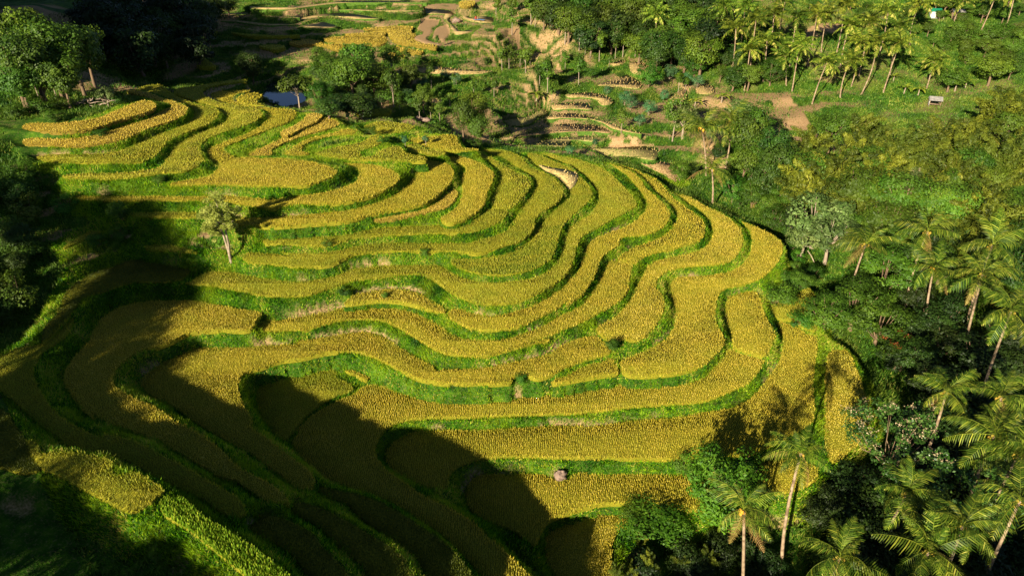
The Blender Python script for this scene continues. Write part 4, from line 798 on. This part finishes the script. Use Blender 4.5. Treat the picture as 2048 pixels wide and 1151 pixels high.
# ---- palms of the upper right slope
UP = [(1570,112,1572,172,'with a clean pale trunk at the edge of the bright grass'),(1534,82,1526,165,'with a very straight trunk among bushes at the left'),
 (1654,126,1624,208,'with a curved foot, first in the row of leaning trunks'),(1702,122,1680,196,'second in the row of leaning trunks'),(1755,84,1722,190,'third in the row, its trunk leaning far right'),
 (1800,84,1766,186,'fourth and rightmost of the row of leaning trunks'),(1993,-12,1962,62,'cut by the top edge, trunk leaning right in the upper right corner'),(1927,2,1904,57,'one of two crossed pale trunks near the top right'),
 (2030,-14,2006,70,'rightmost of those cut by the top edge')]
for cx, cy, bx, by, s in UP: palm(cx, cy, base=(bx, by), label='upper palm '+s, group='coconut palms on the upper right slope', R=4.2, thick=0.16)
GV = []
for cx, cy, h in [(1472,56,10),(1593,34,11),(1634,30,12),(1656,26,11),(1776,20,11),(1800,52,11),(1512,40,11),(1450,14,10),(1313,28,11),(1700,50,11),(1740,46,12),(1600,92,10),(1548,30,11),(1500,100,9),(1690,10,11),(1868,124,6),(1840,8,10),(1722,84,10),(1490,14,11),(1570,4,11)]:
    GV.append((cx, cy, 'palm', palm(cx, cy, h=h, label='palm', group='coconut palm grove on the upper right', R=4.2, thick=0.15)))
relabel(GV, 'in the upper grove', 'coconut palm')
# ---- pond thicket and trees in the middle distance
for k, cx, cy, h, wd, lab in [
 ('broad', 640, 112, 6.5, 0.8, 'leafy tree at the upper left of the pond thicket'), ('lit', 655, 125, 7.5, 1.1, 'yellow-green tree in the left half of the pond thicket'),
 ('broad', 718, 112, 10, 0.95, 'largest rounded tree of the pond thicket'), ('broad', 700, 140, 9, 1.0, 'tree with yellow-green leaves in front of the largest thicket tree'),
 ('broad', 745, 150, 8, 1.0, 'tree at the lower right of the pond thicket'), ('open', 782, 114, 7.5, 0.9, 'flat-topped tree at the right end of the pond thicket'),
 ('dense', 500, 125, 7, 0.9, 'small dark tree on the shaded bank left of the pond'), 
 ('dense', 690, 200, 5, 1.4, 'dark undergrowth tree below the thicket'), ('dense', 720, 205, 5, 1.5, 'dark undergrowth tree below the middle of the thicket'), ('dense', 655, 210, 4, 1.4, 'dark low tree behind the small orange paddies'),
 ('dense', 490, 118, 5, 1.0, 'dark round treetop with one lit tip at the shade edge'), ('broad', 820, 150, 7, 0.9, 'leafy tree right of the pale slender tree'),
 ('broad', 945, 212, 8.5, 0.8, 'ivy-clad tree of the tall clump above the ridge crest'), ('broad', 925, 225, 8, 0.6, 'left stem of the ivy-clad clump above the ridge crest'), ('broad', 958, 250, 6, 0.8, 'lower leafy mass of the ivy-clad clump'),
 ('darkbush', 948, 284, 2.2, 1.0, 'bright low bush at the foot of the ivy-clad clump'),
 ('broad', 845, 188, 6, 0.75, 'small tree with several pale stems beside the boulders'),
 ('broad', 1500, 262, 11, 0.75, 'tall leafy tree right of the stream palms'), ('lit', 1512, 300, 8, 0.9, 'bright green tree below the tall one by the stream palms'), ('dense', 1545, 285, 10, 0.8, 'dark tree beside the bamboo above the outer nose'),
 ('dense', 1388, 335, 3, 1.0, 'dark tree at the foot of the stream palms, leftmost'), ('dense', 1440, 300, 4, 1.0, 'dark tree between the trunks of the stream palms'), ('broad', 1492, 318, 7, 0.9, 'green tree right of the stream palm trunks'), ('dense', 1530, 345, 8, 0.9, 'dark tree behind the top of the outer paddy'), ('lit', 1470, 368, 5, 1.1, 'bright low tree on the bank above the outer paddy'), ('broad', 1560, 318, 9, 0.9, 'green tree at the left end of the bamboo hillside'), ('broad', 1515, 240, 9, 0.8, 'tree whose top stands above the others by the stream palms'),
 ('grey', 1370, 232, 7, 1.2, 'wide pale shrubby tree over the stream'), ('grey', 1480, 215, 5, 1.4, 'flat greyish shrub left of the bare orange slope'), ('open', 1352, 222, 9.5, 0.7, 'tall thin tree with a bare white trunk by the stream'),
 ('lit', 1362, 335, 4, 1.0, 'bright leafy tree under the tall bare-trunked one'), ('lit', 1300, 140, 6, 1.1, 'bright tree at the foot of the forest beside pale shrubs'),
 ('grey', 1640, 425, 9, 1.25, 'wide grey-green tree in front of the bamboo'), ('grey', 1665, 465, 8, 1.1, 'lower grey-green tree touching the hillside palm'), ('grey', 1612, 470, 6, 1.1, 'small grey-green tree nearest the outer paddy'),
 ('lit', 1720, 590, 8, 1.15, 'rounded bright green tree below the hillside palms'), ('lit', 1768, 628, 7, 1.1, 'bright green tree beside the orange flowering bush'), ('lit', 1660, 610, 5.5, 1.2, 'leafy green tree overhanging the small tapering paddy'),
 ('vivid', 1452, 948, 8.5, 0.85, 'bushy bright green tree hanging over the front paddies'), ('vivid', 1478, 985, 5, 1.2, 'lower bright bushy tree behind the yellow-fronded palm'),
 ('broad', 1905, 150, 6, 1.3, 'shrubby dark tree above the little hut'), ('broad', 1990, 130, 7, 1.3, 'shrubby dark tree up the slope in the right corner')]:
    crown_at(k, cx, cy, h, lab, wide=wd)
base_at('open', 600, 219, 146, 'open-crowned tree with pale limbs leaning over the pond', wide=1.15); base_at('lit', 644, 221, 160, 'bright green tree just right of the one over the pond', wide=0.95)
base_at('open', 788, 216, 132, 'pale slender forked tree standing in front of the thicket', wide=0.62)
base_at('lolli', 698, 244, 223, 'lollipop-shaped sapling beside the orange paddies')
base_at('lolli', 811, 296, 269, 'round-headed sapling, left one on the crest paddies'); base_at('lolli', 852, 294, 269, 'round-headed sapling, right one on the crest paddies')
SL = [(816,137,95),(1004,142,86),(1018,140,86),(1051,146,88),(863,178,126),(886,166,148),(908,170,145),(988,195,150),(1157,170,105),(1095,188,112),(1079,172,120),(1104,206,165),(1242,268,215),
 (1218,134,105),(1198,124,55),(1158,103,28),(1170,110,75),(1180,118,80),(1356,186,140),(1370,184,150),(862,240,198),(880,244,200),(840,245,190),(1096,158,112),(1024,70,10),(992,36,-10),(1024,38,-12),(1070,55,5),(1094,160,110),
 (1338,282,255),(1230,118,68),(1270,114,60),(1130,140,100),(1104,60,0),(948,200,150),(900,215,178),(800,222,190),(1040,135,95),(1060,130,90),(1190,95,40),(875,95,70)]
wd_ = ['beside the tan terraces', 'by the valley paths', 'under the forest edge']
SLT = []
for i, (x, y, t_) in enumerate(SL): SLT.append((x, y, 'slim', base_at('slim', x, y, t_, 'slender pale-trunked tree growing on the grassy terraces of the middle valley', 'slender trees of the middle valley', wide=1.0)))
relabel(SLT, 'in the middle valley', 'slender pale tree')
FT = []
for i, (x, y, h, wd) in enumerate([(1250,195,3.6,1),(1340,145,4.2,1),(1372,158,3.6,.9),(1395,162,3.4,1),(1298,215,3.6,1),(1328,190,3,.9),(845,165,3.5,.9),(815,190,3,1),(1262,205,3.4,1),(912,158,2.8,1),(888,150,2.6,1),(1215,180,2.5,1),(1280,240,2.6,1.1),(1140,300,1.8,1.2),(1190,285,1.5,1)]):
    FT.append((x, y, 'feather', crown_at('feather', x, y, h, 'shrub', 'feathery shrubs in the valley', wide=wd, f=0.5)))
relabel(FT, 'in the valley')
for i, (x, y, h, s) in enumerate([(1073,186,3.2,'beside the dark terraces right of the slender trunks'),(1392,200,3.0,'low in the middle valley above the stream palms'),(1812,172,3,'leftmost of the bright row above the little hut'),(1840,176,2.8,'second of the bright row above the little hut'),
 (1915,166,3.2,'third of the bright row above the little hut'),(1935,160,3.2,'rightmost of the bright row above the little hut'),(1944,82,3.4,'with two pale upright leaves high on the right slope'),(1790,150,2.6,'just right of the leaning palm row'),(1890,26,3,'near the white house'),(1445,190,3,'dark, at the edge of the bright grass')]):
    crown_at('banana', x, y, h, 'banana plant '+s, 'banana plants on the slopes', wide=1.1, f=0.6)
# ---- forest across the top, dark wood top left, scrub at left
def fill(kinds, poly, step, hs, label, group, wide=1.0, seed=1, jit=0.45, f=0.66):
    r = random.Random(seed); P = np.array(poly, float); y = P[:, 1].min(); got = []
    while y < P[:, 1].max():
        x = P[:, 0].min()+step*r.random(); sc = np.interp(y, [0, 1150], [0.8, 1.5])
        while x < P[:, 0].max():
            px, py = x+r.uniform(-jit, jit)*step, y+r.uniform(-jit, jit)*step*0.5
            if inside(np.array([px, py]), P):
                kd = r.choice(kinds); got.append((px, py, kd, crown_at(kd, px, py, r.uniform(*hs), label, group, wide=wide*r.uniform(0.9, 1.2), f=f)))
            x += step
        y += step*0.5
    relabel(got, label); return len(got)
n1 = fill(['broad', 'dense', 'deep', 'slim', 'broad'], [(1040,-20),(1440,-20),(1450,60),(1400,105),(1340,110),(1260,85),(1200,60),(1140,60),(1060,30)], 34, (8, 11), 'in the top forest', 'forest trees along the top', seed=2)
n2 = fill(['broad', 'dense', 'lit'], [(1400,60),(1480,20),(1620,60),(1600,110),(1520,150),(1400,150),(1370,110)], 40, (4, 7), 'between the upper palms', 'trees between the upper palms', seed=3)
n2 += fill(['broad', 'broad', 'darkbush'], [(1600,-10),(2060,-10),(2060,130),(1990,160),(1900,120),(1840,70),(1720,30),(1600,20)], 42, (3, 5.5), 'on the upper right slope', 'shrubby trees of the upper right slope', seed=4, f=0.5)
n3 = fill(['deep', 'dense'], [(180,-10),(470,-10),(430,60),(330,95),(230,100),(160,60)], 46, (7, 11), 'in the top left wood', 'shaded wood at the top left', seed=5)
n4 = fill(['bamboo', 'bamboo', 'bamboo', 'bamboo', 'bamboo', 'broad'], [(1575,262),(1720,245),(1760,238),(1850,245),(1960,215),(2060,170),(2060,440),(1900,420),(1800,415),(1700,405),(1640,385),(1580,350)], 56, (6, 10), 'on the right hillside', 'bamboo clumps on the right hillside', seed=6, wide=0.92)
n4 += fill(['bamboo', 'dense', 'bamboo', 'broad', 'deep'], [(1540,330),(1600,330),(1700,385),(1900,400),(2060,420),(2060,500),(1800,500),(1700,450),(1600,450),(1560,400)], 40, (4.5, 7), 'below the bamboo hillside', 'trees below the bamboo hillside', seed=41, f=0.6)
n5 = fill(['broad', 'lit', 'dense', 'bamboo'], [(1780,420),(1900,400),(2060,400),(2060,560),(1900,560),(1780,540)], 62, (6, 9), 'among the right palms', 'trees among the right hillside palms', seed=7)
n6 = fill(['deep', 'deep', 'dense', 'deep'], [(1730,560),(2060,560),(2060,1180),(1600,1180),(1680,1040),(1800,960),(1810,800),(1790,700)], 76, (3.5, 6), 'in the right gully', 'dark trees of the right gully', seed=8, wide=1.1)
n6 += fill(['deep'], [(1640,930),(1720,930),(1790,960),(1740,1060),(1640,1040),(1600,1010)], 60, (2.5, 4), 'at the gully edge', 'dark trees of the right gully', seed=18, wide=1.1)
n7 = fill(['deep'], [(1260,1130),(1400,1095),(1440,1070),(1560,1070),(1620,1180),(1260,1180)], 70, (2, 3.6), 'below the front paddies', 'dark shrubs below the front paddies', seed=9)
n8 = fill(['dense', 'darkbush', 'darkbush'], [(-30,340),(40,330),(60,380),(70,470),(60,560),(30,640),(-30,640)], 55, (2, 4), 'at the left edge', 'dark shrubs at the left edge', seed=10, wide=1.1)
n9 = fill(['bamboo', 'broad', 'lit', 'broad'], [(1520,335),(1590,340),(1660,400),(1640,480),(1600,480),(1560,440),(1500,415),(1510,380)], 34, (3, 5), 'above the outer paddy', 'forest edge above the outer paddy', seed=31, f=0.5)
n9 += fill(['lit', 'bush'], [(1500,410),(1600,480),(1640,560),(1620,590),(1560,560),(1580,500),(1540,440),(1420,400)], 34, (1.8, 3.2), 'on the outer paddy bank', 'bushes along the outer paddy bank', seed=11, f=0.4)
print('FILL', n1, n2, n3, n4, n5, n6, n7, n8, n9)
for x, y, h, wd, s in [(40,60,13,.8,'with its top cut by the frame'),(90,85,13,.8,'with a lit spreading top'),(140,95,12,.8,'right of the middle, half in shade'),(60,120,11,.85,'with a pale trunk showing at its foot'),(110,130,10,.85,'in front of the row above the dead branches'),(15,110,12,.8,'leftmost, hanging over the edge'),(35,155,8,.9,'low at the left end'),(75,150,8,.9,'low in the middle, over the trunks'),(120,150,8,.8,'low at the right end, over the trunks'),(165,90,11,.8,'farthest right')]:
    crown_at('broad', x, y, h, 'big tree of the upper left row '+s, wide=wd)
for (x, y, t_), w_ in zip([(78,196,140),(112,192,140),(134,186,138)], ('left', 'middle', 'right')): base_at('slim', x, y, t_, w_+' one of three thick pale trunks below the big trees at upper left', 'pale trunks under the upper left trees', wide=1.5)
for k, x, y, h, wd, s in [('bush',132,408,2.6,1.1,'sunlit bush in the shade at left'),('bush',242,425,2.6,.9,'sunlit leafy shoots in the dark thicket left of the lone tree'),('bush',195,480,1.8,1.1,'low lit bush in the left thicket'),
 ('bush',240,470,1.8,1,'small lit bush beside the thin crop edge'),('darkbush',80,210,3,1.3,'bush below the big trees at upper left'),('darkbush',120,205,2.6,1.2,'bush beside the dead branches'),('grey',212,195,3.2,1.1,'greyish shrub with pale twigs above the upper flight'),
 ('bush',38,222,2.2,1.3,'light green bush at the left edge under the big trees'),('darkbush',240,195,2.6,1,'upright leafy shrub at the head of the upper flight'),('bush',110,232,1.8,1.4,'low creeping bush at the top of the upper flight'),
 ('mound',1305,1035,2.4,2.0,'big light green shrub at the end of the lowest paddy'),('mound',1350,1050,2.0,1.5,'rounded pale shrub right of the big light green one'),('mound',1275,1020,1.3,2.0,'grassy mound of shrub on the ragged bank'),
 ('bush',1370,930,2,1,'low bush at the left foot of the bushy tree'),('bush',1225,688,1.3,1.2,'little bush on the bund between two golden paddies'),('bush',1042,760,1.6,1,'dark green tuft of bush on the middle bank'),('bush',690,580,1.5,1.2,'dark tuft on the broad green bank left of centre'),
 ('bush',770,590,1.2,1,'small tuft on the broad green bank'),('bush',850,512,1.5,1,'dark green clump where a grassy bund meets the bank'),('bush',655,485,1.4,1,'dark clump at the end of a thin rice strip'),('bush',1560,590,3,1.3,'leafy scrub at the tip of the outer nose'),
 ('bush',1600,640,2.2,1.2,'scrub beside the small tapering paddy'),('bush',425,412,1.2,1,'tuft behind the lone tree crown'),('bush',320,360,1.6,1.5,'low bush on the dark bank under the upper flight'),('bush',200,265,1.2,1.8,'leafy hump on the bank below the second paddy'),
 ('bush',545,205,1.2,1.5,'yellow-green reeds at the pond edge'),('bush',530,200,1.1,1.4,'bushy bank between the pond and the tiny pocket paddy'),('bush',740,262,2,1.4,'dark bush in the hooked bay'),('bush',765,278,1.6,1.3,'bush at the open end of the hooked bay'),
 ('bush',1240,150,1.6,1.2,'small bush on the brown stubble plot'),('darkbush',1135,40,3,1,'bush at the forest edge by the threshing ground')]:
    crown_at(k, x, y, h*(0.75 if y > 250 and x > 300 and x < 1200 else 1), s, wide=wd, f=0.45)
n10 = fill(['darkbush', 'dense'], [(630,150),(700,150),(830,170),(840,205),(760,215),(640,205)], 26, (2.5, 4.2), 'under the pond thicket', 'undergrowth of the pond thicket', seed=21, f=0.4, wide=0.9)
# orange flowering bush and the two trees in the lower right
def special(name, label, cat, px, py, h, w, mats, f=0.6, ls=0.3, n=60, per=70, seed=5, asp=0.6, rad=0.75, flat=1.0):
    P = hit(px, py, h*f); e = bpy.data.objects.new(name, None); scn.collection.objects.link(e); e.location = tuple(P); tag(e, label, cat); r = np.random.RandomState(seed)
    cen = []
    for i in range(n):
        d = r.normal(size=3); d /= np.linalg.norm(d); d *= 0.3+0.7*r.rand()**0.6; cen.append(np.array([d[0]*w/2, d[1]*w/2, h*0.66+d[2]*h*0.3*flat]))
    m = MB(); m.tube([(0, 0, -.3), (0, .1, h*.25), (.1, 0, h*.45)], [.2, .16, .1], 8)
    for c in cen[::3]:
        a_ = np.array([.1*r.normal(), .1*r.normal(), h*r.uniform(.28, .45)]); b_ = a_*.45+c*.55+[0, 0, -.35*h*.3]; m.tube([a_, (a_+b_)/2+r.normal(size=3)*.12, b_, c], [.06, .045, .03, .012], 5)
    m.build('trunk', MATS['bark_brown'], e, True); A, Bl = [], []
    for c in cen:
        d = r.normal(size=(per, 3)); d /= np.linalg.norm(d, axis=1)[:, None]; d *= (0.4+0.6*r.rand(per))[:, None]; A.append(leaves_np(c+d*rad, ls, asp, 0.7, r, 0.5, tint=0.25+0.5*r.rand()))
        if c[2] > h*0.68 and mats[1] and r.rand() < 0.75:
            k = per//2; d = np.abs(r.normal(size=(k, 3)))*np.sign(r.normal(size=(k, 3)))*[1, 1, 0.5]; d[:, 2] = np.abs(d[:, 2]); Bl.append(leaves_np(c+d*rad*0.38+[0, 0, rad*0.55], 0.13, 0.8, 0.5, r))
    link('crown', leaf_mesh('crown', A, mats[0]), e)
    if Bl: link('blossom', leaf_mesh('blossom', Bl, mats[1]), e)
special('blossoming_tree', 'open tree with cream blossom tufts on its branch tips, in the lower right', 'tree', 1790, 880, 10, 9.5, ('lf_bigleaf', 'lf_bloom'), ls=0.27, n=74, per=62, seed=6, rad=0.62, f=0.66, flat=1.2)
special('large_leaved_tree', 'glossy large-leaved tree spreading below the blossoming one in the lower right', 'tree', 1930, 985, 9, 9.0, ('lf_bigleaf', None), ls=0.42, n=70, per=40, seed=7, rad=0.8, flat=0.8, f=0.66)
special('flowering_bush', 'bush with orange-red leaves and flowers in the shade beside the palm trunks', 'bush', 1812, 705, 4.5, 6.5, ('lf_mid', 'lf_orange'), ls=0.22, n=50, per=50, seed=8, rad=0.5, f=0.6)
special('pink_topped_tree', 'thin tree with a cream-pink tuft standing out of the bamboo', 'tree', 1822, 358, 11, 3.2, ('lf_grey', 'lf_bloom'), ls=0.24, n=20, per=30, seed=9, rad=0.5, f=0.75)
BT = []
for x, y, h in [(1235,1135,3.6),(1262,1128,3),(1303,1115,4.2),(1283,1075,2.6),(1362,1118,3.6),(1420,1108,4),(1520,1140,3)]:
    BT.append((x, y, 'bamboo', crown_at('bamboo', x, y, h, 'tip', 'bamboo tips at the bottom edge', wide=0.4, f=0.8)))
relabel(BT, 'lit at the bottom edge', 'young bamboo')
# ------------------------------------------------------------------ pond, egret, boulders, branches, buildings
wm, t, b = new_mat('pond_water', 0.06, 0.5); b.inputs['Base Color'].default_value = (0.02, 0.035, 0.03, 1)
nz = N(t, 'ShaderNodeTexNoise', Scale=3.0, Detail=3.0); bp = N(t, 'ShaderNodeBump', Strength=0.06, Distance=0.05); t.links.new(nz.outputs[0], bp.inputs['Height']); t.links.new(bp.outputs[0], b.inputs['Normal'])
w = [w2 for F2, (z2, w2) in zip(FIELDS, WPOLY) if F2[0] == 'pond'][0]; zp = LZ(4.9); c = w.mean(0); w = c+(w-c)*1.25
tr_ = tessellate_polygon([[Vector((x, y, 0)) for x, y in w]])
me = mesh_np('pond', [(x, y, zp-0.25) for x, y in w], [j for q_ in tr_ for j in q_], [3]*len(tr_), wm); tag(link('pond', me), kind='structure')
def thing(name, label, cat, loc, rz=0.0, group=None):
    e = bpy.data.objects.new(name, None); scn.collection.objects.link(e); e.location = tuple(loc); e.rotation_euler = (0, 0, rz); tag(e, label, cat, group); e.empty_display_size = 0.3; return e
nt_ = noise_mat('white_feather', (0.80, 0.80, 0.78), (0.90, 0.90, 0.88), 8.0, 0.7)
noise_mat('beak', (0.45, 0.28, 0.03), (0.55, 0.35, 0.05), 5.0, 0.5)
B = hit(549, 212); m = MB(); m.tube([(-.34, 0, .62), (-.2, 0, .60), (0, 0, .62), (.14, 0, .70), (.22, 0, .82), (.20, 0, .95), (.24, 0, 1.07), (.31, 0, 1.10), (.36, 0, 1.09)], [.02, .10, .145, .11, .06, .042, .04, .05, .02], 10)
for s_ in (-1, 1): m.tube([(0, .05*s_, .55), (.03, .05*s_, .28), (0, .05*s_, 0), (.09, .05*s_, 0.01)], [.018, .012, .012, .008], 5)
eg = thing('egret', 'white egret standing at the near edge of the pond', 'bird', B, 2.0); m.build('body', MATS['white_feather'], eg, True)
m = MB(); m.tube([(.35, 0, 1.09), (.50, 0, 1.06)], [.018, .004], 5); m.build('beak', MATS['beak'], eg)
noise_mat('boulder', (0.08, 0.055, 0.045), (0.30, 0.21, 0.16), 3.2, 0.95, (0.17, 0.12, 0.09), 1.0, 9)
def boulder(px, py, size, label, seed, up=0.0, flat=0.7):
    r = np.random.RandomState(seed); m = MB(); P = hit(px, py); nu, nv = 18, 12; V = []
    for j in range(nv+1):
        for i in range(nu):
            th, ph = math.pi*j/nv, 2*math.pi*i/nu; d = np.array([math.sin(th)*math.cos(ph), math.sin(th)*math.sin(ph), math.cos(th)]); q = 1+0.55*(vnoise(np.array([d[0]*2+seed+d[2]*1.7]), np.array([d[1]*2+d[2]*1.3]), 0.8)[0]-0.5)+0.18*r.normal()*0.3
            V.append(tuple(d*q*np.array([size*.55, size*.42, size*.5*flat])))
    m.v = V; m.t = [0.5]*len(V)
    for j in range(nv):
        for i in range(nu): a, b_ = j*nu+i, j*nu+(i+1) % nu; m.f.append((a, a+nu, b_+nu, b_))
    o = m.build('boulder', MATS['boulder']); o.location = (P[0], P[1], P[2]+up); tag(o, label, 'boulder')
boulder(1121, 958, 1.1, 'pinkish brown boulder lying at the upper edge of a front paddy', 4, 0.45, 0.95)
boulder(838, 243, 1.7, 'grey boulder left of two beneath the pale-stemmed trees', 5, 0.4); boulder(853, 246, 1.5, 'grey boulder right of two beneath the pale-stemmed trees', 6, 0.4); boulder(913, 46, 2.2, 'pale rock beside the tan track in the far valley', 7, 0.6)
noise_mat('dead_wood', (0.30, 0.22, 0.15), (0.50, 0.40, 0.30), 4.0, 0.9)
B = hit(186, 212); m = MB(); r = np.random.RandomState(8)
for i in range(26):
    a = np.array([r.uniform(-3, 3), r.uniform(-1.2, 1.2), r.uniform(0, .8)]); d = np.array([r.uniform(-2.4, 2.4), r.uniform(-.6, .6), r.uniform(-.3, .8)]); m.tube([a, a+d*.5+[0, 0, .15], a+d], [.07, .05, .02], 5)
o = m.build('dead_branches', MATS['dead_wood']); o.location = tuple(B); o['kind'] = 'stuff'; tag(o, 'heap of dead grey branches at the edge above the upper flight of paddies', 'branches')
A_, B_ = hit(1612, 516), hit(1628, 533); m = MB(); m.tube([A_+[0, 0, 1.2], (A_+B_)/2+[0, 0, 1.0], B_+[0, 0, .5]], [.07, .07, .05], 6); tag(m.build('bare_pole', MATS['dead_wood']), 'pale bare pole lying across the scrub right of the outer nose', 'pole')
# buildings and small man-made things
noise_mat('white_wall', (0.62, 0.62, 0.60), (0.78, 0.78, 0.76), 1.5, 0.8); noise_mat('roof_sheet', (0.20, 0.19, 0.18), (0.36, 0.33, 0.30), 2.0, 0.5); noise_mat('green_sheet', (0.01, 0.16, 0.08), (0.02, 0.25, 0.13), 2.0, 0.5)
noise_mat('brown_board', (0.16, 0.11, 0.07), (0.30, 0.21, 0.13), 3.0, 0.9); noise_mat('dark_glass', (0.01, 0.012, 0.015), (0.03, 0.03, 0.035), 2.0, 0.2); noise_mat('blue_sheet', (0.12, 0.26, 0.50), (0.25, 0.42, 0.66), 2.0, 0.5); noise_mat('red_cloth', (0.22, 0.03, 0.02), (0.42, 0.08, 0.04), 3.0, 0.9)
def gable(e, L_, W, H0, rise, over, wall, roof, posts=False):
    if posts:
        for sx_ in (-1, 1):
            for sy_ in (-1, 1): m = MB(); m.box((sx_*L_/2, sy_*W/2, H0/2-.2), (.12, .12, H0+.4)); m.build('post', MATS['brown_board'], e)
    else:
        m = MB()
        for c, s_ in (((0, -W/2, H0/2-.5), (L_, .12, H0+1)), ((0, W/2, H0/2-.5), (L_, .12, H0+1)), ((-L_/2+.07, 0, H0/2-.5), (.12, W-.13, H0+1)), ((L_/2-.07, 0, H0/2-.5), (.12, W-.13, H0+1))): m.box(c, s_)
        for sx_ in (-1, 1): m.tri((sx_*(L_/2-.01), -W/2, H0), (sx_*(L_/2-.01), W/2, H0), (sx_*(L_/2-.01), 0, H0+rise))
        m.build('wall', wall, e)
    m = MB(); a, b_ = L_/2+over, W/2+over; zz = H0-over*rise/(W/2)
    for sy_ in (-1, 1):
        for dz in (0.06, -0.02): m.quad((-a, sy_*b_, zz+dz), (a, sy_*b_, zz+dz), (a, 0, H0+rise+dz), (-a, 0, H0+rise+dz))
        m.quad((-a, sy_*b_, zz-.02), (a, sy_*b_, zz-.02), (a, sy_*b_, zz+.06), (-a, sy_*b_, zz+.06))
    m.build('roof', roof, e)
B = hit(323, 10); e = thing('hillside_house', 'white house cut by the top edge, with dark windows, in the shaded wood', 'house', B+[0, 2, 0.5], 0.12); gable(e, 7.5, 5, 3.0, 1.5, .5, MATS['white_wall'], MATS['roof_sheet'])
for x in (-2.2, 0.2, 2.4):
    m = MB(); m.box((x, -2.58, 1.7), (1.0, .06, 1.0)); wn = m.build('window', MATS['dark_glass'], e); m = MB()
    for c, s_ in (((x, -2.62, 2.25), (1.2, .08, .1)), ((x, -2.62, 1.15), (1.2, .08, .1)), ((x-.55, -2.62, 1.7), (.1, .08, .999)), ((x+.55, -2.62, 1.7), (.1, .08, .999))): m.box(c, s_)
    m.build('frame', MATS['white_wall'], wn)
B = hit(1868, 35); e = thing('shed', 'small white shed with a green sheet roof on the upper right slope', 'shed', B, -0.2); gable(e, 2.2, 2.0, 1.7, .5, .3, MATS['white_wall'], MATS['green_sheet']); m = MB(); m.box((.3, -1.08, .8), (.7, .05, 1.5)); m.build('door', MATS['brown_board'], e)
B = hit(1911, 38); e = thing('shed', 'small brown board shed half hidden by two crossed palm trunks', 'shed', B, -0.1); gable(e, 2.6, 2.2, 1.9, .5, .3, MATS['brown_board'], MATS['roof_sheet'])
B = hit(1867, 212); e = thing('field_hut', 'tiny open hut with a pale roof on posts on the right slope', 'hut', B, -0.35); gable(e, 2.1, 1.7, 1.5, .5, .25, None, MATS['roof_sheet'], True); m = MB(); m.box((-1.05, 0, .75), (.06, 1.55, 1.3)); m.build('wall', MATS['white_wall'], e); m = MB(); m.box((0, 0, .5), (1.9, 1.5, .08)); m.build('platform', MATS['brown_board'], e)
B = hit(958, 42); m = MB(); r = np.random.RandomState(2); g_ = [[(x*.55-1.6, y*.55-.9, .30+.12*r.rand()) for y in range(4)] for x in range(7)]
for x in range(6):
    for y in range(3): m.quad(g_[x][y], g_[x+1][y], g_[x+1][y+1], g_[x][y+1])
o = m.build('tarpaulin', MATS['blue_sheet']); o.location = tuple(B); o.rotation_euler = (0, 0, -.3); tag(o, 'light blue tarpaulin spread on the bare threshing ground in the far valley', 'tarpaulin')
for dx, s_, mt, lb in ((-.9, .45, 'red_cloth', 'dark red sack standing on the blue tarpaulin'), (-.35, .38, 'brown_board', 'brown sack beside the dark red one on the tarpaulin')):
    m = MB(); m.tube([(0, 0, 0), (0, 0, s_*.3), (.03, 0, s_*1.0), (0, .02, s_*1.7), (0, 0, s_*1.95)], [s_*.5, s_*.72, s_*.7, s_*.4, s_*.15], 9); o = m.build('sack', MATS[mt], None, True); o.location = (B[0]+dx, B[1]+.4, B[2]+.35); tag(o, lb, 'sack')
